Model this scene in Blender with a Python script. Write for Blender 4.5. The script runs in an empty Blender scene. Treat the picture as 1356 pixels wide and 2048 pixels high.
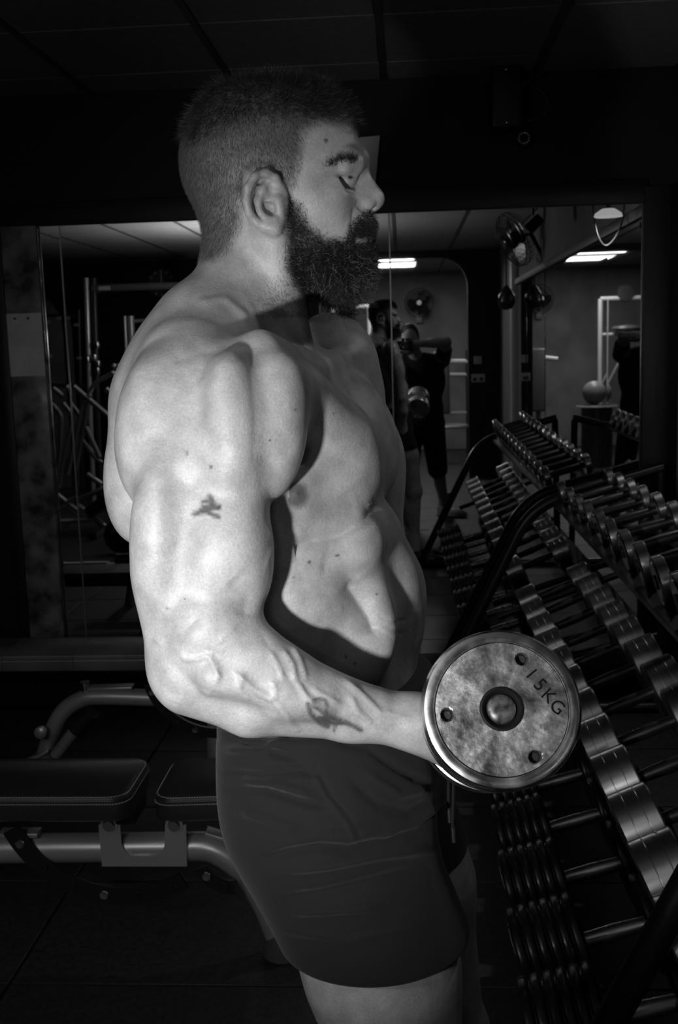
import bpy, bmesh, math, random
import numpy as np
from mathutils import Vector, Matrix, Euler
sc = bpy.context.scene
COL = sc.collection
random.seed(4); rng = np.random.default_rng(4)
# ------------------------------------------------------------------ camera
F_PX = 2160.0; CX, CY = 678.0, 1024.0
CAM = np.array([0.0, 0.0, 1.48])
VPX, VPY, ROLL = 814.0, 692.0, 0.030        # where the wall normal vanishes, and the horizon's slope
a_ = np.array([(VPX-CX)/F_PX, (CY-VPY)/F_PX, -1.0]); a_ /= np.linalg.norm(a_)
b_ = np.array([1.0, ROLL, 0.0]); b_ -= b_.dot(a_)*a_; b_ /= np.linalg.norm(b_)
c_ = np.cross(b_, a_)
RC = np.array([b_, a_, c_])                 # columns: camera axes in world space
cam_d = bpy.data.cameras.new('camera'); cam_o = bpy.data.objects.new('camera', cam_d); COL.objects.link(cam_o)
M4 = Matrix([[*RC[0], CAM[0]], [*RC[1], CAM[1]], [*RC[2], CAM[2]], [0, 0, 0, 1]])
cam_o.matrix_world = M4
cam_d.sensor_fit = 'VERTICAL'; cam_d.sensor_height = 36.0; cam_d.lens = F_PX/2048*36
cam_d.clip_start = 0.02; cam_d.clip_end = 60
cam_d.dof.use_dof = True; cam_d.dof.focus_distance = 1.19; cam_d.dof.aperture_fstop = 16
sc.camera = cam_o
sc.view_settings.view_transform = 'Standard'; sc.view_settings.look = 'None'
sc.view_settings.gamma = 1.0; sc.view_settings.use_curve_mapping = False
sc.view_settings.exposure = 0.0
# ------------------------------------------------------------------ world and lamp light
w = bpy.data.worlds.new('world'); sc.world = w; w.use_nodes = True
w.node_tree.nodes['Background'].inputs[0].default_value = (1, 1, 1, 1)
w.node_tree.nodes['Background'].inputs[1].default_value = 0.0008
def lamp(name, kind, loc, energy, size, aim=None, cone=90, blend=1.0):
    d = bpy.data.lights.new(name, kind); d.energy = energy; d.shadow_soft_size = size
    if kind == 'SPOT': d.spot_size = math.radians(cone); d.spot_blend = blend
    o = bpy.data.objects.new(name, d); o.location = loc; COL.objects.link(o)
    if aim is not None: o.rotation_euler = (Vector(aim)-Vector(loc)).to_track_quat('-Z', 'Y').to_euler()
    return o
LAMP = Vector((-0.36, 0.14, 1.245))
lamp('hand_lamp_light', 'SPOT', LAMP, 44, .028, (-.15, 1.15, 1.24), 60)
lamp('added_fill_spot', 'SPOT', (0.80, 1.62, 2.17), 6, .015, (-.04, 1.42, 1.36), 62)  # added fill for the far chest, in place of light off the side mirror
lamp('wall_lamp_light', 'SPOT', (0.93, 3.55, 2.02), 14, .02, (.62, 3.2, .6), 110)
lamp('added_fill_point', 'POINT', (-1.3, -0.2, 1.75), 14, .06)  # added point light with no known source, for rim and general fill
lamp('added_uplight', 'SPOT', (-1.3, -0.2, 1.62), 92, .06, (-1.25, -.2, 3), 160)  # added upward light that brightens the mirrored ceiling
for x_, y_ in ((-.16, -3.95), (-.14, -5.0)):
    d_ = bpy.data.lights.new('panel_light', 'AREA'); d_.shape = 'SQUARE'; d_.size = .58; d_.energy = 13
    o_ = bpy.data.objects.new('panel_light', d_); o_.location = (x_, y_, 2.468); COL.objects.link(o_)
try:
    sc.cycles.max_bounces = 8; sc.cycles.glossy_bounces = 6; sc.cycles.diffuse_bounces = 2
    sc.cycles.caustics_reflective = False; sc.cycles.caustics_refractive = False
    sc.cycles.sample_clamp_indirect = 3.0
except Exception: pass

def ray(px, py):
    v = RC @ np.array([(px-CX)/F_PX, (CY-py)/F_PX, -1.0]); return v
def W(px, py, Y):
    """world point on the upright plane at distance Y seen at pixel (px, py)"""
    v = ray(px, py); return CAM + v*(Y/v[1])
def PJ(P):
    """pixels of world points"""
    q = (np.asarray(P)-CAM) @ RC
    return np.stack([CX + F_PX*q[..., 0]/-q[..., 2], CY - F_PX*q[..., 1]/-q[..., 2]], -1)
DM = 4.35                                   # distance of the mirror wall
def V(px, py, Y): return Vector(W(px, py, Y))
def MV(px, py, Z):
    """real place of something seen in the wall mirror at virtual distance Z"""
    p = W(px, py, Z); return Vector((p[0], 2*DM-p[1], p[2]))

# ------------------------------------------------------------------ materials
def mat(name, col=0.2, rough=0.5, metal=0.0, spec=0.5, emis=0.0, noise=None, bump=None, coat=0.0, rnoise=None, sheen=0.0):
    m = bpy.data.materials.new(name); m.use_nodes = True; nt = m.node_tree; b = nt.nodes['Principled BSDF']
    c = (col, col, col, 1)
    b.inputs['Base Color'].default_value = c; b.inputs['Roughness'].default_value = rough
    b.inputs['Metallic'].default_value = metal; b.inputs['Specular IOR Level'].default_value = spec
    b.inputs['Coat Weight'].default_value = coat
    if sheen: b.inputs['Sheen Weight'].default_value = sheen
    if emis: b.inputs['Emission Color'].default_value = (1, 1, 1, 1); b.inputs['Emission Strength'].default_value = emis
    tc = None
    def nz(scale, detail=4):
        nonlocal tc
        if tc is None: tc = nt.nodes.new('ShaderNodeTexCoord')
        n = nt.nodes.new('ShaderNodeTexNoise'); n.inputs['Scale'].default_value = scale; n.inputs['Detail'].default_value = detail
        nt.links.new(tc.outputs['Object'], n.inputs['Vector']); return n
    if noise:
        sc_, lo_, hi_ = noise; n = nz(sc_); r = nt.nodes.new('ShaderNodeMapRange')
        r.inputs['From Min'].default_value = 0.35; r.inputs['From Max'].default_value = 0.65
        r.inputs['To Min'].default_value = lo_; r.inputs['To Max'].default_value = hi_
        nt.links.new(n.outputs['Fac'], r.inputs['Value'])
        cc = nt.nodes.new('ShaderNodeCombineColor')
        for k in range(3): nt.links.new(r.outputs[0], cc.inputs[k])
        nt.links.new(cc.outputs[0], b.inputs['Base Color'])
    if rnoise:
        sc_, lo_, hi_ = rnoise; n = nz(sc_); r = nt.nodes.new('ShaderNodeMapRange')
        r.inputs['From Min'].default_value = 0.35; r.inputs['From Max'].default_value = 0.65
        r.inputs['To Min'].default_value = lo_; r.inputs['To Max'].default_value = hi_
        nt.links.new(n.outputs['Fac'], r.inputs['Value']); nt.links.new(r.outputs[0], b.inputs['Roughness'])
    if bump:
        sc_, st = bump; n = nz(sc_, 6); bp = nt.nodes.new('ShaderNodeBump'); bp.inputs['Strength'].default_value = 1.0
        bp.inputs['Distance'].default_value = st
        nt.links.new(n.outputs['Fac'], bp.inputs['Height']); nt.links.new(bp.outputs[0], b.inputs['Normal'])
    return m

# ------------------------------------------------------------------ object helpers
def mesh_from(name, verts, faces, m=None, smooth=True):
    me = bpy.data.meshes.new(name)
    verts = np.asarray(verts, dtype=np.float32)
    me.from_pydata([tuple(map(float, v)) for v in verts] if len(verts) < 3000 else verts.tolist(), [], faces if isinstance(faces, list) else faces.tolist())
    if m: me.materials.append(m)
    if smooth: me.polygons.foreach_set('use_smooth', np.ones(len(me.polygons), dtype=bool))
    me.update(); return me
def link(name, me, parent=None, loc=None, label=None, cat=None, group=None, kind=None):
    o = bpy.data.objects.new(name, me); COL.objects.link(o)
    if loc is not None: o.location = loc
    if parent is not None: o.parent = parent
    if label: o['label'] = label
    if cat: o['category'] = cat
    if group: o['group'] = group
    if kind: o['kind'] = kind
    return o
def thing(name, label, cat, loc=(0, 0, 0), rot=(0, 0, 0), group=None):
    o = bpy.data.objects.new(name, None); COL.objects.link(o); o.empty_display_size = 0.05
    o.location = loc; o.rotation_euler = rot; o['label'] = label; o['category'] = cat
    if group: o['group'] = group
    return o
class B:
    """collects shapes into one mesh"""
    def __init__(s): s.bm = bmesh.new()
    def _xf(s, vs, M):
        if M is not None: bmesh.ops.transform(s.bm, matrix=M, verts=vs)
        return vs
    def box(s, c, size, rot=None, bev=0.0, seg=2):
        r = bmesh.ops.create_cube(s.bm, size=1.0); vs = r['verts']
        bmesh.ops.scale(s.bm, vec=Vector(size), verts=vs)
        if bev > 0:
            es = list({e for v in vs for e in v.link_edges})
            q = bmesh.ops.bevel(s.bm, geom=es, offset=bev, segments=seg, profile=0.5, affect='EDGES')
            vs = list({v for f in q['faces'] for v in f.verts} | {v for v in vs if v.is_valid})
        M = Matrix.Translation(Vector(c))
        if rot is not None: M = M @ (rot.to_4x4() if isinstance(rot, Matrix) else Euler(rot).to_matrix().to_4x4())
        s._xf(vs, M); return s
    def tube(s, pts, r, seg=12, caps=True, scale=None):
        pts = [Vector(p) for p in pts]; n = len(pts)
        rs = r if isinstance(r, (list, tuple)) else [r]*n
        rings = []; up = None
        for i, p in enumerate(pts):
            t = (pts[min(i+1, n-1)]-pts[max(i-1, 0)]).normalized()
            if up is None:
                up = Vector((0, 0, 1)) if abs(t.z) < 0.9 else Vector((0, 1, 0))
            x = t.cross(up).normalized(); y = x.cross(t).normalized(); up = y
            sx, sy = scale if scale else (1, 1)
            rings.append([s.bm.verts.new(p + (x*math.cos(a)*sx + y*math.sin(a)*sy)*rs[i]) for a in [2*math.pi*k/seg for k in range(seg)]])
        for i in range(n-1):
            for k in range(seg):
                s.bm.faces.new((rings[i][k], rings[i][(k+1) % seg], rings[i+1][(k+1) % seg], rings[i+1][k]))
        if caps:
            s.bm.faces.new(list(reversed(rings[0]))); s.bm.faces.new(rings[-1])
        return s
    def lathe(s, prof, seg=32, M=None, close=True):
        """prof: (radius, height) pairs about local z"""
        rings = []; vs = []
        for r, h in prof:
            if r < 1e-6: v = s.bm.verts.new((0, 0, h)); rings.append([v]); vs.append(v)
            else:
                q = [s.bm.verts.new((r*math.cos(2*math.pi*k/seg), r*math.sin(2*math.pi*k/seg), h)) for k in range(seg)]
                rings.append(q); vs += q
        for A, C in zip(rings[:-1], rings[1:]):
            for k in range(seg):
                k2 = (k+1) % seg
                if len(A) == 1 and len(C) == 1: continue
                if len(A) == 1: s.bm.faces.new((A[0], C[k2], C[k]))
                elif len(C) == 1: s.bm.faces.new((A[k], A[k2], C[0]))
                else: s.bm.faces.new((A[k], A[k2], C[k2], C[k]))
        s._xf(vs, M); return s
    def prism(s, outline, depth, M=None, bev=0.0):
        """outline: (x, y) polygon, extruded along z from 0 to depth"""
        v0 = [s.bm.verts.new((x, y, 0)) for x, y in outline]; v1 = [s.bm.verts.new((x, y, depth)) for x, y in outline]
        n = len(outline)
        fs = [s.bm.faces.new(list(reversed(v0))), s.bm.faces.new(v1)]
        for k in range(n): fs.append(s.bm.faces.new((v0[k], v0[(k+1) % n], v1[(k+1) % n], v1[k])))
        vs = v0+v1
        if bev > 0:
            es = list({e for f in fs[:2] for e in f.edges})
            q = bmesh.ops.bevel(s.bm, geom=es, offset=bev, segments=3, profile=0.5, affect='EDGES')
            vs = list({v for f in q['faces'] for v in f.verts} | {v for v in vs if v.is_valid})
            more = {v for f in q['faces'] for v in f.verts}
            for f in [f for v in more for f in v.link_faces]: vs += [v for v in f.verts]
            vs = list(set(vs))
        s._xf(vs, M); return s
    def mesh(s, name, m, angle=40):
        bmesh.ops.recalc_face_normals(s.bm, faces=s.bm.faces)
        me = bpy.data.meshes.new(name); s.bm.to_mesh(me); s.bm.free(); me.materials.append(m)
        me.polygons.foreach_set('use_smooth', np.ones(len(me.polygons), dtype=bool))
        try: me.set_sharp_from_angle(angle=math.radians(angle))
        except Exception: pass
        return me
    def obj(s, name, m, parent=None, **kw):
        return link(name, s.mesh(name, m), parent, **kw)
def dirM(a, b):
    """matrix taking local z to the direction a->b, origin at a"""
    a, b = Vector(a), Vector(b); d = (b-a).normalized()
    return Matrix.Translation(a) @ d.to_track_quat('Z', 'Y').to_matrix().to_4x4()
def arc(p0, p1, p2, n=8):
    p0, p1, p2 = Vector(p0), Vector(p1), Vector(p2)
    return [p0*(1-t)**2 + p1*2*t*(1-t) + p2*t*t for t in [k/n for k in range(n+1)]]
def spline(pts, n=6):
    """Catmull-Rom through the points"""
    P = [Vector(p) for p in pts]; out = []
    for i in range(len(P)-1):
        a, b, c, d = P[max(i-1, 0)], P[i], P[i+1], P[min(i+2, len(P)-1)]
        for k in range(n):
            t = k/n; out.append(0.5*((2*b) + (c-a)*t + (2*a-5*b+4*c-d)*t*t + (3*b-a-3*c+d)*t**3))
    out.append(P[-1]); return out
def fillet(pts, r, n=6):
    """polyline with rounded corners"""
    P = [Vector(p) for p in pts]; out = [P[0]]
    for i in range(1, len(P)-1):
        a = (P[i-1]-P[i]); b = (P[i+1]-P[i]); q = min(r, a.length*0.49, b.length*0.49)
        out += arc(P[i]+a.normalized()*q, P[i], P[i]+b.normalized()*q, n)
    out.append(P[-1]); return out
# ------------------------------------------------------------------ figures: smooth implicit solids turned into one mesh
class SDF:
    def __init__(s): s.ops = []
    def _add(s, mode, f, lo, hi, k): s.ops.append((mode, f, np.array(lo)-k-0.012, np.array(hi)+k+0.012, k))
    def cap(s, a, ra, b, rb, k=0.02, mode='u', fy=1.0):
        """round cone from a to b; fy squeezes it across Y"""
        a = np.array(a, float); b = np.array(b, float); sc3 = np.array([1, 1/fy, 1])
        A, Bp = a*sc3, b*sc3; d = Bp-A; dd = d.dot(d)+1e-12
        def f(P):
            q = P*sc3-A; t = np.clip(q@d/dd, 0, 1)
            return (np.linalg.norm(q-t[:, None]*d, axis=1)-(ra+(rb-ra)*t))*min(1, fy)**0.5
        r = max(ra, rb)*max(1, fy)
        s._add(mode, f, np.minimum(a, b)-r, np.maximum(a, b)+r, k)
    def ell(s, c, r, k=0.02, tilt=0.0, yaw=0.0, mode='u', roll=0.0):
        """ellipsoid, radii along x, y, z; tilt leans its top towards -x, yaw turns it about z"""
        c = np.array(c, float); r = np.array(r, float)
        R = np.array(Matrix.Rotation(math.radians(yaw), 3, 'Z') @ Matrix.Rotation(math.radians(-tilt), 3, 'Y') @ Matrix.Rotation(math.radians(roll), 3, 'X'))
        def f(P):
            q = (P-c) @ R; k0 = np.linalg.norm(q/r, axis=1); k1 = np.linalg.norm(q/(r*r), axis=1)+1e-9
            return k0*(k0-1)/k1
        e = np.abs(R) @ r
        s._add(mode, f, c-e, c+e, k)
    def box(s, c, h, k=0.01, mode='u', rnd=0.01, R=None):
        c = np.array(c, float); h = np.array(h, float)-rnd; Rm = np.eye(3) if R is None else np.array(R)
        def f(P):
            q = np.abs((P-c) @ Rm)-h
            return np.linalg.norm(np.maximum(q, 0), axis=1)+np.minimum(q.max(axis=1), 0)-rnd
        e = np.abs(Rm) @ (h+rnd); s._add(mode, f, c-e, c+e, k)
    def chain(s, pts, k=0.01, mode='u', fy=1.0):
        for (a, ra), (b, rb) in zip(pts[:-1], pts[1:]): s.cap(a, ra, b, rb, k, mode, fy)
    @staticmethod
    def comb(mode, d, q, k):
        if mode == 'u': h = np.maximum(k-np.abs(d-q), 0)/k; return np.minimum(d, q)-h*h*k/4
        q = -q; h = np.maximum(k-np.abs(d-q), 0)/k; return np.maximum(d, q)+h*h*k/4
    def at(s, P):
        P = np.asarray(P, float); d = np.full(len(P), 0.05)
        for mode, f, lo, hi, k in s.ops:
            i = np.nonzero(np.all((P > lo) & (P < hi), axis=1))[0]
            if len(i): d[i] = s.comb(mode, d[i], f(P[i]), k)
        return d
    def grad(s, P, e=6e-4):
        d = s.at(P); g = np.stack([s.at(P+np.eye(3)[i]*e)-d for i in range(3)], -1)/e
        return d, g
    def mesh(s, h=0.005, newton=2, zmin=None):
        lo = np.min([o[2] for o in s.ops if o[0] == 'u'], axis=0); hi = np.max([o[3] for o in s.ops if o[0] == 'u'], axis=0)
        n = np.ceil((hi-lo)/h).astype(int)+2
        g = [lo[i]+np.arange(n[i])*h for i in range(3)]
        D = np.full(n, 0.05, dtype=np.float32)
        for mode, f, l, u, k in s.ops:
            i0 = np.maximum(np.floor((l-lo)/h).astype(int), 0); i1 = np.minimum(np.ceil((u-lo)/h).astype(int)+1, n)
            if np.any(i1 <= i0): continue
            X, Y, Z = np.meshgrid(*[g[i][i0[i]:i1[i]] for i in range(3)], indexing='ij')
            P = np.stack([X.ravel(), Y.ravel(), Z.ravel()], -1)
            sl = tuple(slice(i0[i], i1[i]) for i in range(3)); sh = D[sl].shape
            D[sl] = s.comb(mode, D[sl].ravel(), f(P), k).reshape(sh)
        ins = D < 0
        m = n-1; cnt = np.zeros(m, np.int8); acc = np.zeros((*m, 3), np.float32); num = np.zeros(m, np.int8)
        quads = []
        for ax in range(3):
            a = [slice(None)]*3; b = [slice(None)]*3; a[ax] = slice(0, -1); b[ax] = slice(1, None)
            va, vb = D[tuple(a)], D[tuple(b)]; cr = np.nonzero((va < 0) != (vb < 0))
            I = np.stack(cr, -1); d0 = va[cr]; d1 = vb[cr]; t = d0/(d0-d1); pos = I.astype(np.float32).copy(); pos[:, ax] += t
            o1, o2 = [(1, 2), (2, 0), (0, 1)][ax]
            corner = []
            for s1, s2 in ((0, 0), (-1, 0), (-1, -1), (0, -1)):
                J = I.copy(); J[:, o1] += s1; J[:, o2] += s2; corner.append(J)
                ok = np.all((J >= 0) & (J < m), axis=1); Jo = J[ok]
                np.add.at(acc, (Jo[:, 0], Jo[:, 1], Jo[:, 2]), pos[ok]); np.add.at(num, (Jo[:, 0], Jo[:, 1], Jo[:, 2]), 1)
            quads.append((corner, d0 < 0))
        idx = -np.ones(m, np.int64); act = np.nonzero(num > 0); idx[act] = np.arange(len(act[0]))
        Vv = acc[act]/num[act][:, None]*h+lo
        Fs = []
        for corner, fl in quads:
            q = np.stack([idx[c[:, 0], c[:, 1], c[:, 2]] for c in corner], -1)
            q[~fl] = q[~fl][:, ::-1]; Fs.append(q)
        Fq = np.concatenate(Fs)
        Vv = s.project(Vv.astype(float), newton, h)
        return Vv, Fq
    def project(s, P, it, h):
        for _ in range(it):
            d, g = s.grad(P); n2 = (g*g).sum(1); ok = n2 > 0.05
            st = np.zeros_like(P); st[ok] = -(d[ok]/n2[ok])[:, None]*g[ok]
            L = np.linalg.norm(st, axis=1); big = L > h*0.7; st[big] *= (h*0.7/L[big])[:, None]; P = P+st
        return P
def subdivide(Vv, Fq):
    n = len(Vv); e = np.stack([Fq, np.roll(Fq, -1, 1)], -1).reshape(-1, 2); es = np.sort(e, 1)
    key = es[:, 0].astype(np.int64)*n+es[:, 1]; u, first, inv = np.unique(key, return_index=True, return_inverse=True)
    em = (Vv[es[first, 0]]+Vv[es[first, 1]])/2; fm = Vv[Fq].mean(1)
    E = (n+inv).reshape(-1, 4); C = n+len(u)+np.arange(len(Fq))
    out = [np.stack([Fq[:, k], E[:, k], C, E[:, (k+3) % 4]], -1) for k in range(4)]
    return np.concatenate([Vv, em, fm]), np.concatenate(out)
def vnormals(Vv, Fq):
    a, b, c, d = (Vv[Fq[:, k]] for k in range(4)); n = np.cross(c-a, d-b); N = np.zeros_like(Vv)
    for k in range(4): np.add.at(N, Fq[:, k], n)
    return N/(np.linalg.norm(N, axis=1)[:, None]+1e-12)
def relax(Vv, Fq, it=1, w_=0.5):
    e = np.concatenate([Fq[:, [0, 1]], Fq[:, [1, 2]], Fq[:, [2, 3]], Fq[:, [3, 0]]])
    for _ in range(it):
        A = np.zeros_like(Vv); c = np.zeros(len(Vv)); np.add.at(A, e[:, 0], Vv[e[:, 1]]); np.add.at(c, e[:, 0], 1); np.add.at(A, e[:, 1], Vv[e[:, 0]]); np.add.at(c, e[:, 1], 1)
        Vv = Vv*(1-w_)+A/c[:, None]*w_
    return Vv
def seg_dist(p, line):
    """distance of 2-D points to a polyline and the position along it (0..1)"""
    L = np.array(line, float); best = np.full(len(p), 1e9); tt = np.zeros(len(p)); n = len(L)-1
    for i in range(n):
        d = L[i+1]-L[i]; t = np.clip(((p-L[i])@d)/(d@d+1e-9), 0, 1); q = np.linalg.norm(p-L[i]-t[:, None]*d, axis=1)
        m = q < best; best[m] = q[m]; tt[m] = (i+t[m])/n
    return best, tt
def big_mesh(name, Vv, Fq, m):
    me = bpy.data.meshes.new(name); nv, nf = len(Vv), len(Fq)
    me.vertices.add(nv); me.vertices.foreach_set('co', Vv.astype(np.float32).ravel())
    me.loops.add(nf*4); me.loops.foreach_set('vertex_index', Fq.astype(np.int32).ravel())
    me.polygons.add(nf); me.polygons.foreach_set('loop_start', np.arange(nf, dtype=np.int32)*4)
    me.update(calc_edges=True); me.polygons.foreach_set('use_smooth', np.ones(nf, dtype=bool)); me.materials.append(m); me.validate(); return me
def set_tone(me, tone):
    at = me.color_attributes.new('tone', 'FLOAT_COLOR', 'POINT'); c = np.ones((len(tone), 4), np.float32); c[:, :3] = tone[:, None]
    at.data.foreach_set('color', c.ravel())
MAN_H = .005
# ------------------------------------------------------------------ the room
XR, XL, YB, YF, CE = 1.04, -6.4, -3.3, -6.8, 2.495          # right wall, left wall, rear wall, far room's end, ceiling
BLACK = mat('black_wall', .006, .6, spec=.3, bump=(60, .0004)); DARKW = mat('dark_wall', .035, .6, bump=(40, .0005)); GREYW = mat('grey_wall', .16, .7, noise=(3, .13, .19))
def plank(name, c, size, m, parent=None, kind='structure', bev=.0, rot=None, **kw):
    o = link(name, B().box((0, 0, 0), size, bev=bev).mesh(name, m), parent, loc=c, kind=kind if parent is None else None, **kw)
    if rot is not None: o.rotation_euler = rot
    return o
T_ = .1
plank('wall_front', ((XL+XR)/2, DM+T_/2+.012, 1.3), (XR-XL+.2, T_, 2.6), BLACK)
wr = plank('wall_right', (XR+T_/2+.01, (DM+YF)/2, 1.3), (T_, DM-YF+.3, 2.6), GREYW)
plank('wall_left', (XL-T_/2, (DM+YF)/2, 1.3), (T_, DM-YF+.3, 2.6), DARKW)
plank('wall_back', ((XL+XR)/2, YF-T_/2, 1.3), (XR-XL+.2, T_, 2.6), mat('far_wall', .20, .7, noise=(2.5, .15, .24)))
# rear wall with two arched openings
def arch_wall():
    xs = [(-5.0, -3.72, 2.22, .45), (-.95, .70, 2.42, .32)]; b = B()
    def top(x):
        for x0, x1, zt, rr in xs:
            if x0 <= x <= x1:
                d = min(x-x0, x1-x); return zt-rr+math.sqrt(max(rr*rr-max(rr-d, 0)**2, 0))
        return 0
    cuts = sorted({XL-.05, XR+.05} | {q for x0, x1, zt, rr in xs for q in [x0+rr*(1-math.cos(k*math.pi/20)) for k in range(11)]+[x1-rr*(1-math.cos(k*math.pi/20)) for k in range(11)]})
    for a, c in zip(cuts[:-1], cuts[1:]):
        m = (a+c)/2; z = top(m)
        if z <= 0: b.box((m, -.075, 1.275), (c-a, .15, 2.55)); continue
        za, zc = top(a+1e-6), top(c-1e-6); v = [b.bm.verts.new(p) for y in (0, -.15) for p in ((a, y, za), (c, y, zc), (c, y, 2.55), (a, y, 2.55))]
        for q in ((0, 1, 2, 3), (7, 6, 5, 4), (0, 4, 5, 1), (3, 2, 6, 7)): b.bm.faces.new([v[k] for k in q])
    return b.mesh('wall_rear', BLACK)
link('wall_rear', arch_wall(), loc=(0, YB, 0), kind='structure')
# ceiling: panels in a grid of dark bars
ceil = plank('ceiling', ((XL+XR)/2, (DM+YF)/2, CE+.06), (XR-XL+.2, DM-YF+.3, .06), mat('ceiling_void', .02, .9))
def yat(py, z, px=768):
    lo_, hi_ = .5, 12
    for _ in range(40):
        m_ = (lo_+hi_)/2
        if W(px, py, m_)[2] < z: lo_ = m_
        else: hi_ = m_
        if z < CAM[2]: pass
    return m_
def yat2(py, z, px):
    v = ray(px, py); return (z-CAM[2])/v[2]*v[1]
c0, c1 = yat2(123, CE, 768), yat2(27, CE, 768); TY = c0-c1; TX = .574
TILE = mat('ceiling_tile', .24, .85, noise=(30, .21, .26), bump=(300, .0004)); BAR = mat('ceiling_bar', .05, .6)
tm = B().box((0, 0, 0), (TX-.026, TY-.010, .012), bev=.002, seg=1).mesh('ceiling_tile', TILE)
x0 = -.068
nx0, nx1 = math.ceil((XL-x0)/TX), math.floor((XR-x0)/TX); ny0, ny1 = math.ceil((YF-c0)/TY), math.floor((DM-c0)/TY)
ox, oy, oz = ceil.location
for i in range(nx0, nx1+1):
    for j in range(ny0, ny1+1):
        if (j+1)*TY+c0 > DM+.01 or (i+1)*TX+x0 > XR+.02: continue
        link('ceiling_tile', tm, ceil, loc=(x0+(i+.5)*TX-ox, c0+(j+.5)*TY-oy, CE+.004-oz))
wj = DM-(c0+ny1*TY)                                  # cut tiles along the mirror wall
if wj > .03:
    tm2 = B().box((0, 0, 0), (TX-.026, wj-.008, .012), bev=.002, seg=1).mesh('ceiling_tile', TILE)
    for i in range(nx0, nx1): link('ceiling_tile', tm2, ceil, loc=(x0+(i+.5)*TX-ox, DM-wj/2-oy, CE+.004-oz))
wj2 = XR-(x0+nx1*TX)
if wj2 > .03:
    tm3 = B().box((0, 0, 0), (wj2-.02, TY-.010, .012), bev=.002, seg=1).mesh('ceiling_tile', TILE)
    for j in range(ny0, ny1+1): link('ceiling_tile', tm3, ceil, loc=(XR-wj2/2-ox, min(c0+(j+.5)*TY, DM-TY/2)-oy, CE+.004-oz))
bm1 = B().box((0, 0, 0), (.024, DM-YF, .010)).mesh('ceiling_bar', BAR)
for i in range(nx0, nx1+1): link('ceiling_bar', bm1, ceil, loc=(x0+i*TX-ox, (DM+YF)/2-oy, CE-.001-oz))
# floor of rubber tiles
FL = mat('rubber_floor', .030, .55, noise=(90, .018, .045), bump=(500, .0006))
fl = plank('floor', ((XL+XR)/2, (DM+YF)/2, -.055), (XR-XL+.2, DM-YF+.3, .09), mat('floor_joint', .008, .9))
ft = B().box((0, 0, 0), (.992, .492, .010), bev=.002, seg=1).mesh('floor_tile', FL)
for i in range(8):
    for j in range(22):
        link('floor_tile', ft, fl, loc=(XR-.52-i*1.0+.0-fl.location.x, DM-.27-j*.5-fl.location.y, -.005-fl.location.z))
# mirrors on the front wall and along the right wall, in dark frames
MIR = mat('mirror_glass', .80, .012, 1.0); 
def mirror(name, c, size, turn=0.0, axis='Z'):
    o = plank(name, c, size, MIR); o.rotation_euler = (0, 0, math.radians(turn)) if axis == 'Z' else (math.radians(turn), 0, 0); return o
MZ0, MZ1 = .22, 1.995; mh = MZ1-MZ0
for n, (xa, xb, tn) in enumerate(((-1.52, -1.374, .35), (-1.368, -.063, .0), (-.057, .915, .12))):
    o = mirror('mirror_panel', ((xa+xb)/2, DM-.004, (MZ0+MZ1)/2), (xb-xa, .006, mh), tn)
    o['label'] = ['narrow mirror strip beside the worn post', 'large wall mirror panel behind the bearded man', 'right wall mirror panel above the dumbbell rack'][n]; o['category'] = 'mirror'; del o['kind']; o.name = 'wall_mirror'
STRIP = mat('mirror_edge', .5, .3, .8)
for x in (-1.371, -.060): plank('trim_1', (x, DM-.006, (MZ0+MZ1)/2), (.005, .008, mh), STRIP)
FR = mat('mirror_frame', .007, .5)
plank('trim_2', (-.35, DM-.010, MZ1+.045), (2.56, .030, .09), FR, bev=.004)
plank('trim_3', (-.35, DM-.010, MZ0-.05), (2.56, .030, .10), FR, bev=.004)
plank('trim_4', (.978, DM-.016, 1.08), (.124, .034, 1.95), FR, bev=.004)
plank('trim_5', (-1.63, DM-.016, 1.08), (.05, .034, 1.95), FR, bev=.004)
plank('trim_6', (XR-.012, DM-.10, 1.08), (.026, .17, 1.95), FR, bev=.004)
plank('trim_7', (XR-.010, 1.36, MZ1+.03), (.03, 5.6, .05), FR, bev=.004)
pz = mat('worn_post', .12, .28, noise=(10, .05, .32), rnoise=(20, .2, .5)); pz2 = mat('painted_glare', .8, .4, 0, noise=(9, .7, .9))
post = plank('trim_8', (-1.530, DM-.022, 1.10), (.145, .030, 1.79), pz, bev=.003)
pc = link('glare_patch', B().box((0, 0, 0), (.143, .002, .25), bev=.0).mesh('glare_patch', pz2), post, loc=(0, -.0158, .43))  # pale patch stands for a lamp's reflection on the glossy post
for dx in (-.038, .016): link('screw_hole', B().lathe([(0, 0), (.005, 0), (.005, .002), (0, .002)], 10, Matrix.Rotation(math.pi/2, 4, 'X')).mesh('screw_hole', BLACK), post, loc=(dx, -.0155, .535))
sy = [4.18, 2.96, 1.74, .52, -.70, -1.50]
for k in range(5):
    o = mirror('side_mirror', (XR-.001, (sy[k]+sy[k+1])/2, (MZ0+MZ1)/2), (.006, sy[k]-sy[k+1]-.006, mh), [.1, -.15, .1, .2, 0][k])
    o['label'] = ['side wall mirror panel nearest the corner', 'side wall mirror panel, second from the corner', 'side wall mirror panel, third from the corner', 'side wall mirror panel, fourth from the corner', 'side wall mirror panel farthest from the corner'][k]; o['category'] = 'mirror'; del o['kind']; o['group'] = 'side wall mirrors'
plank('trim_9', (XR-.02, -1.62, 1.15), (.05, .22, 2.3), mat('pale_trim', .45, .5), bev=.004)
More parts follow.
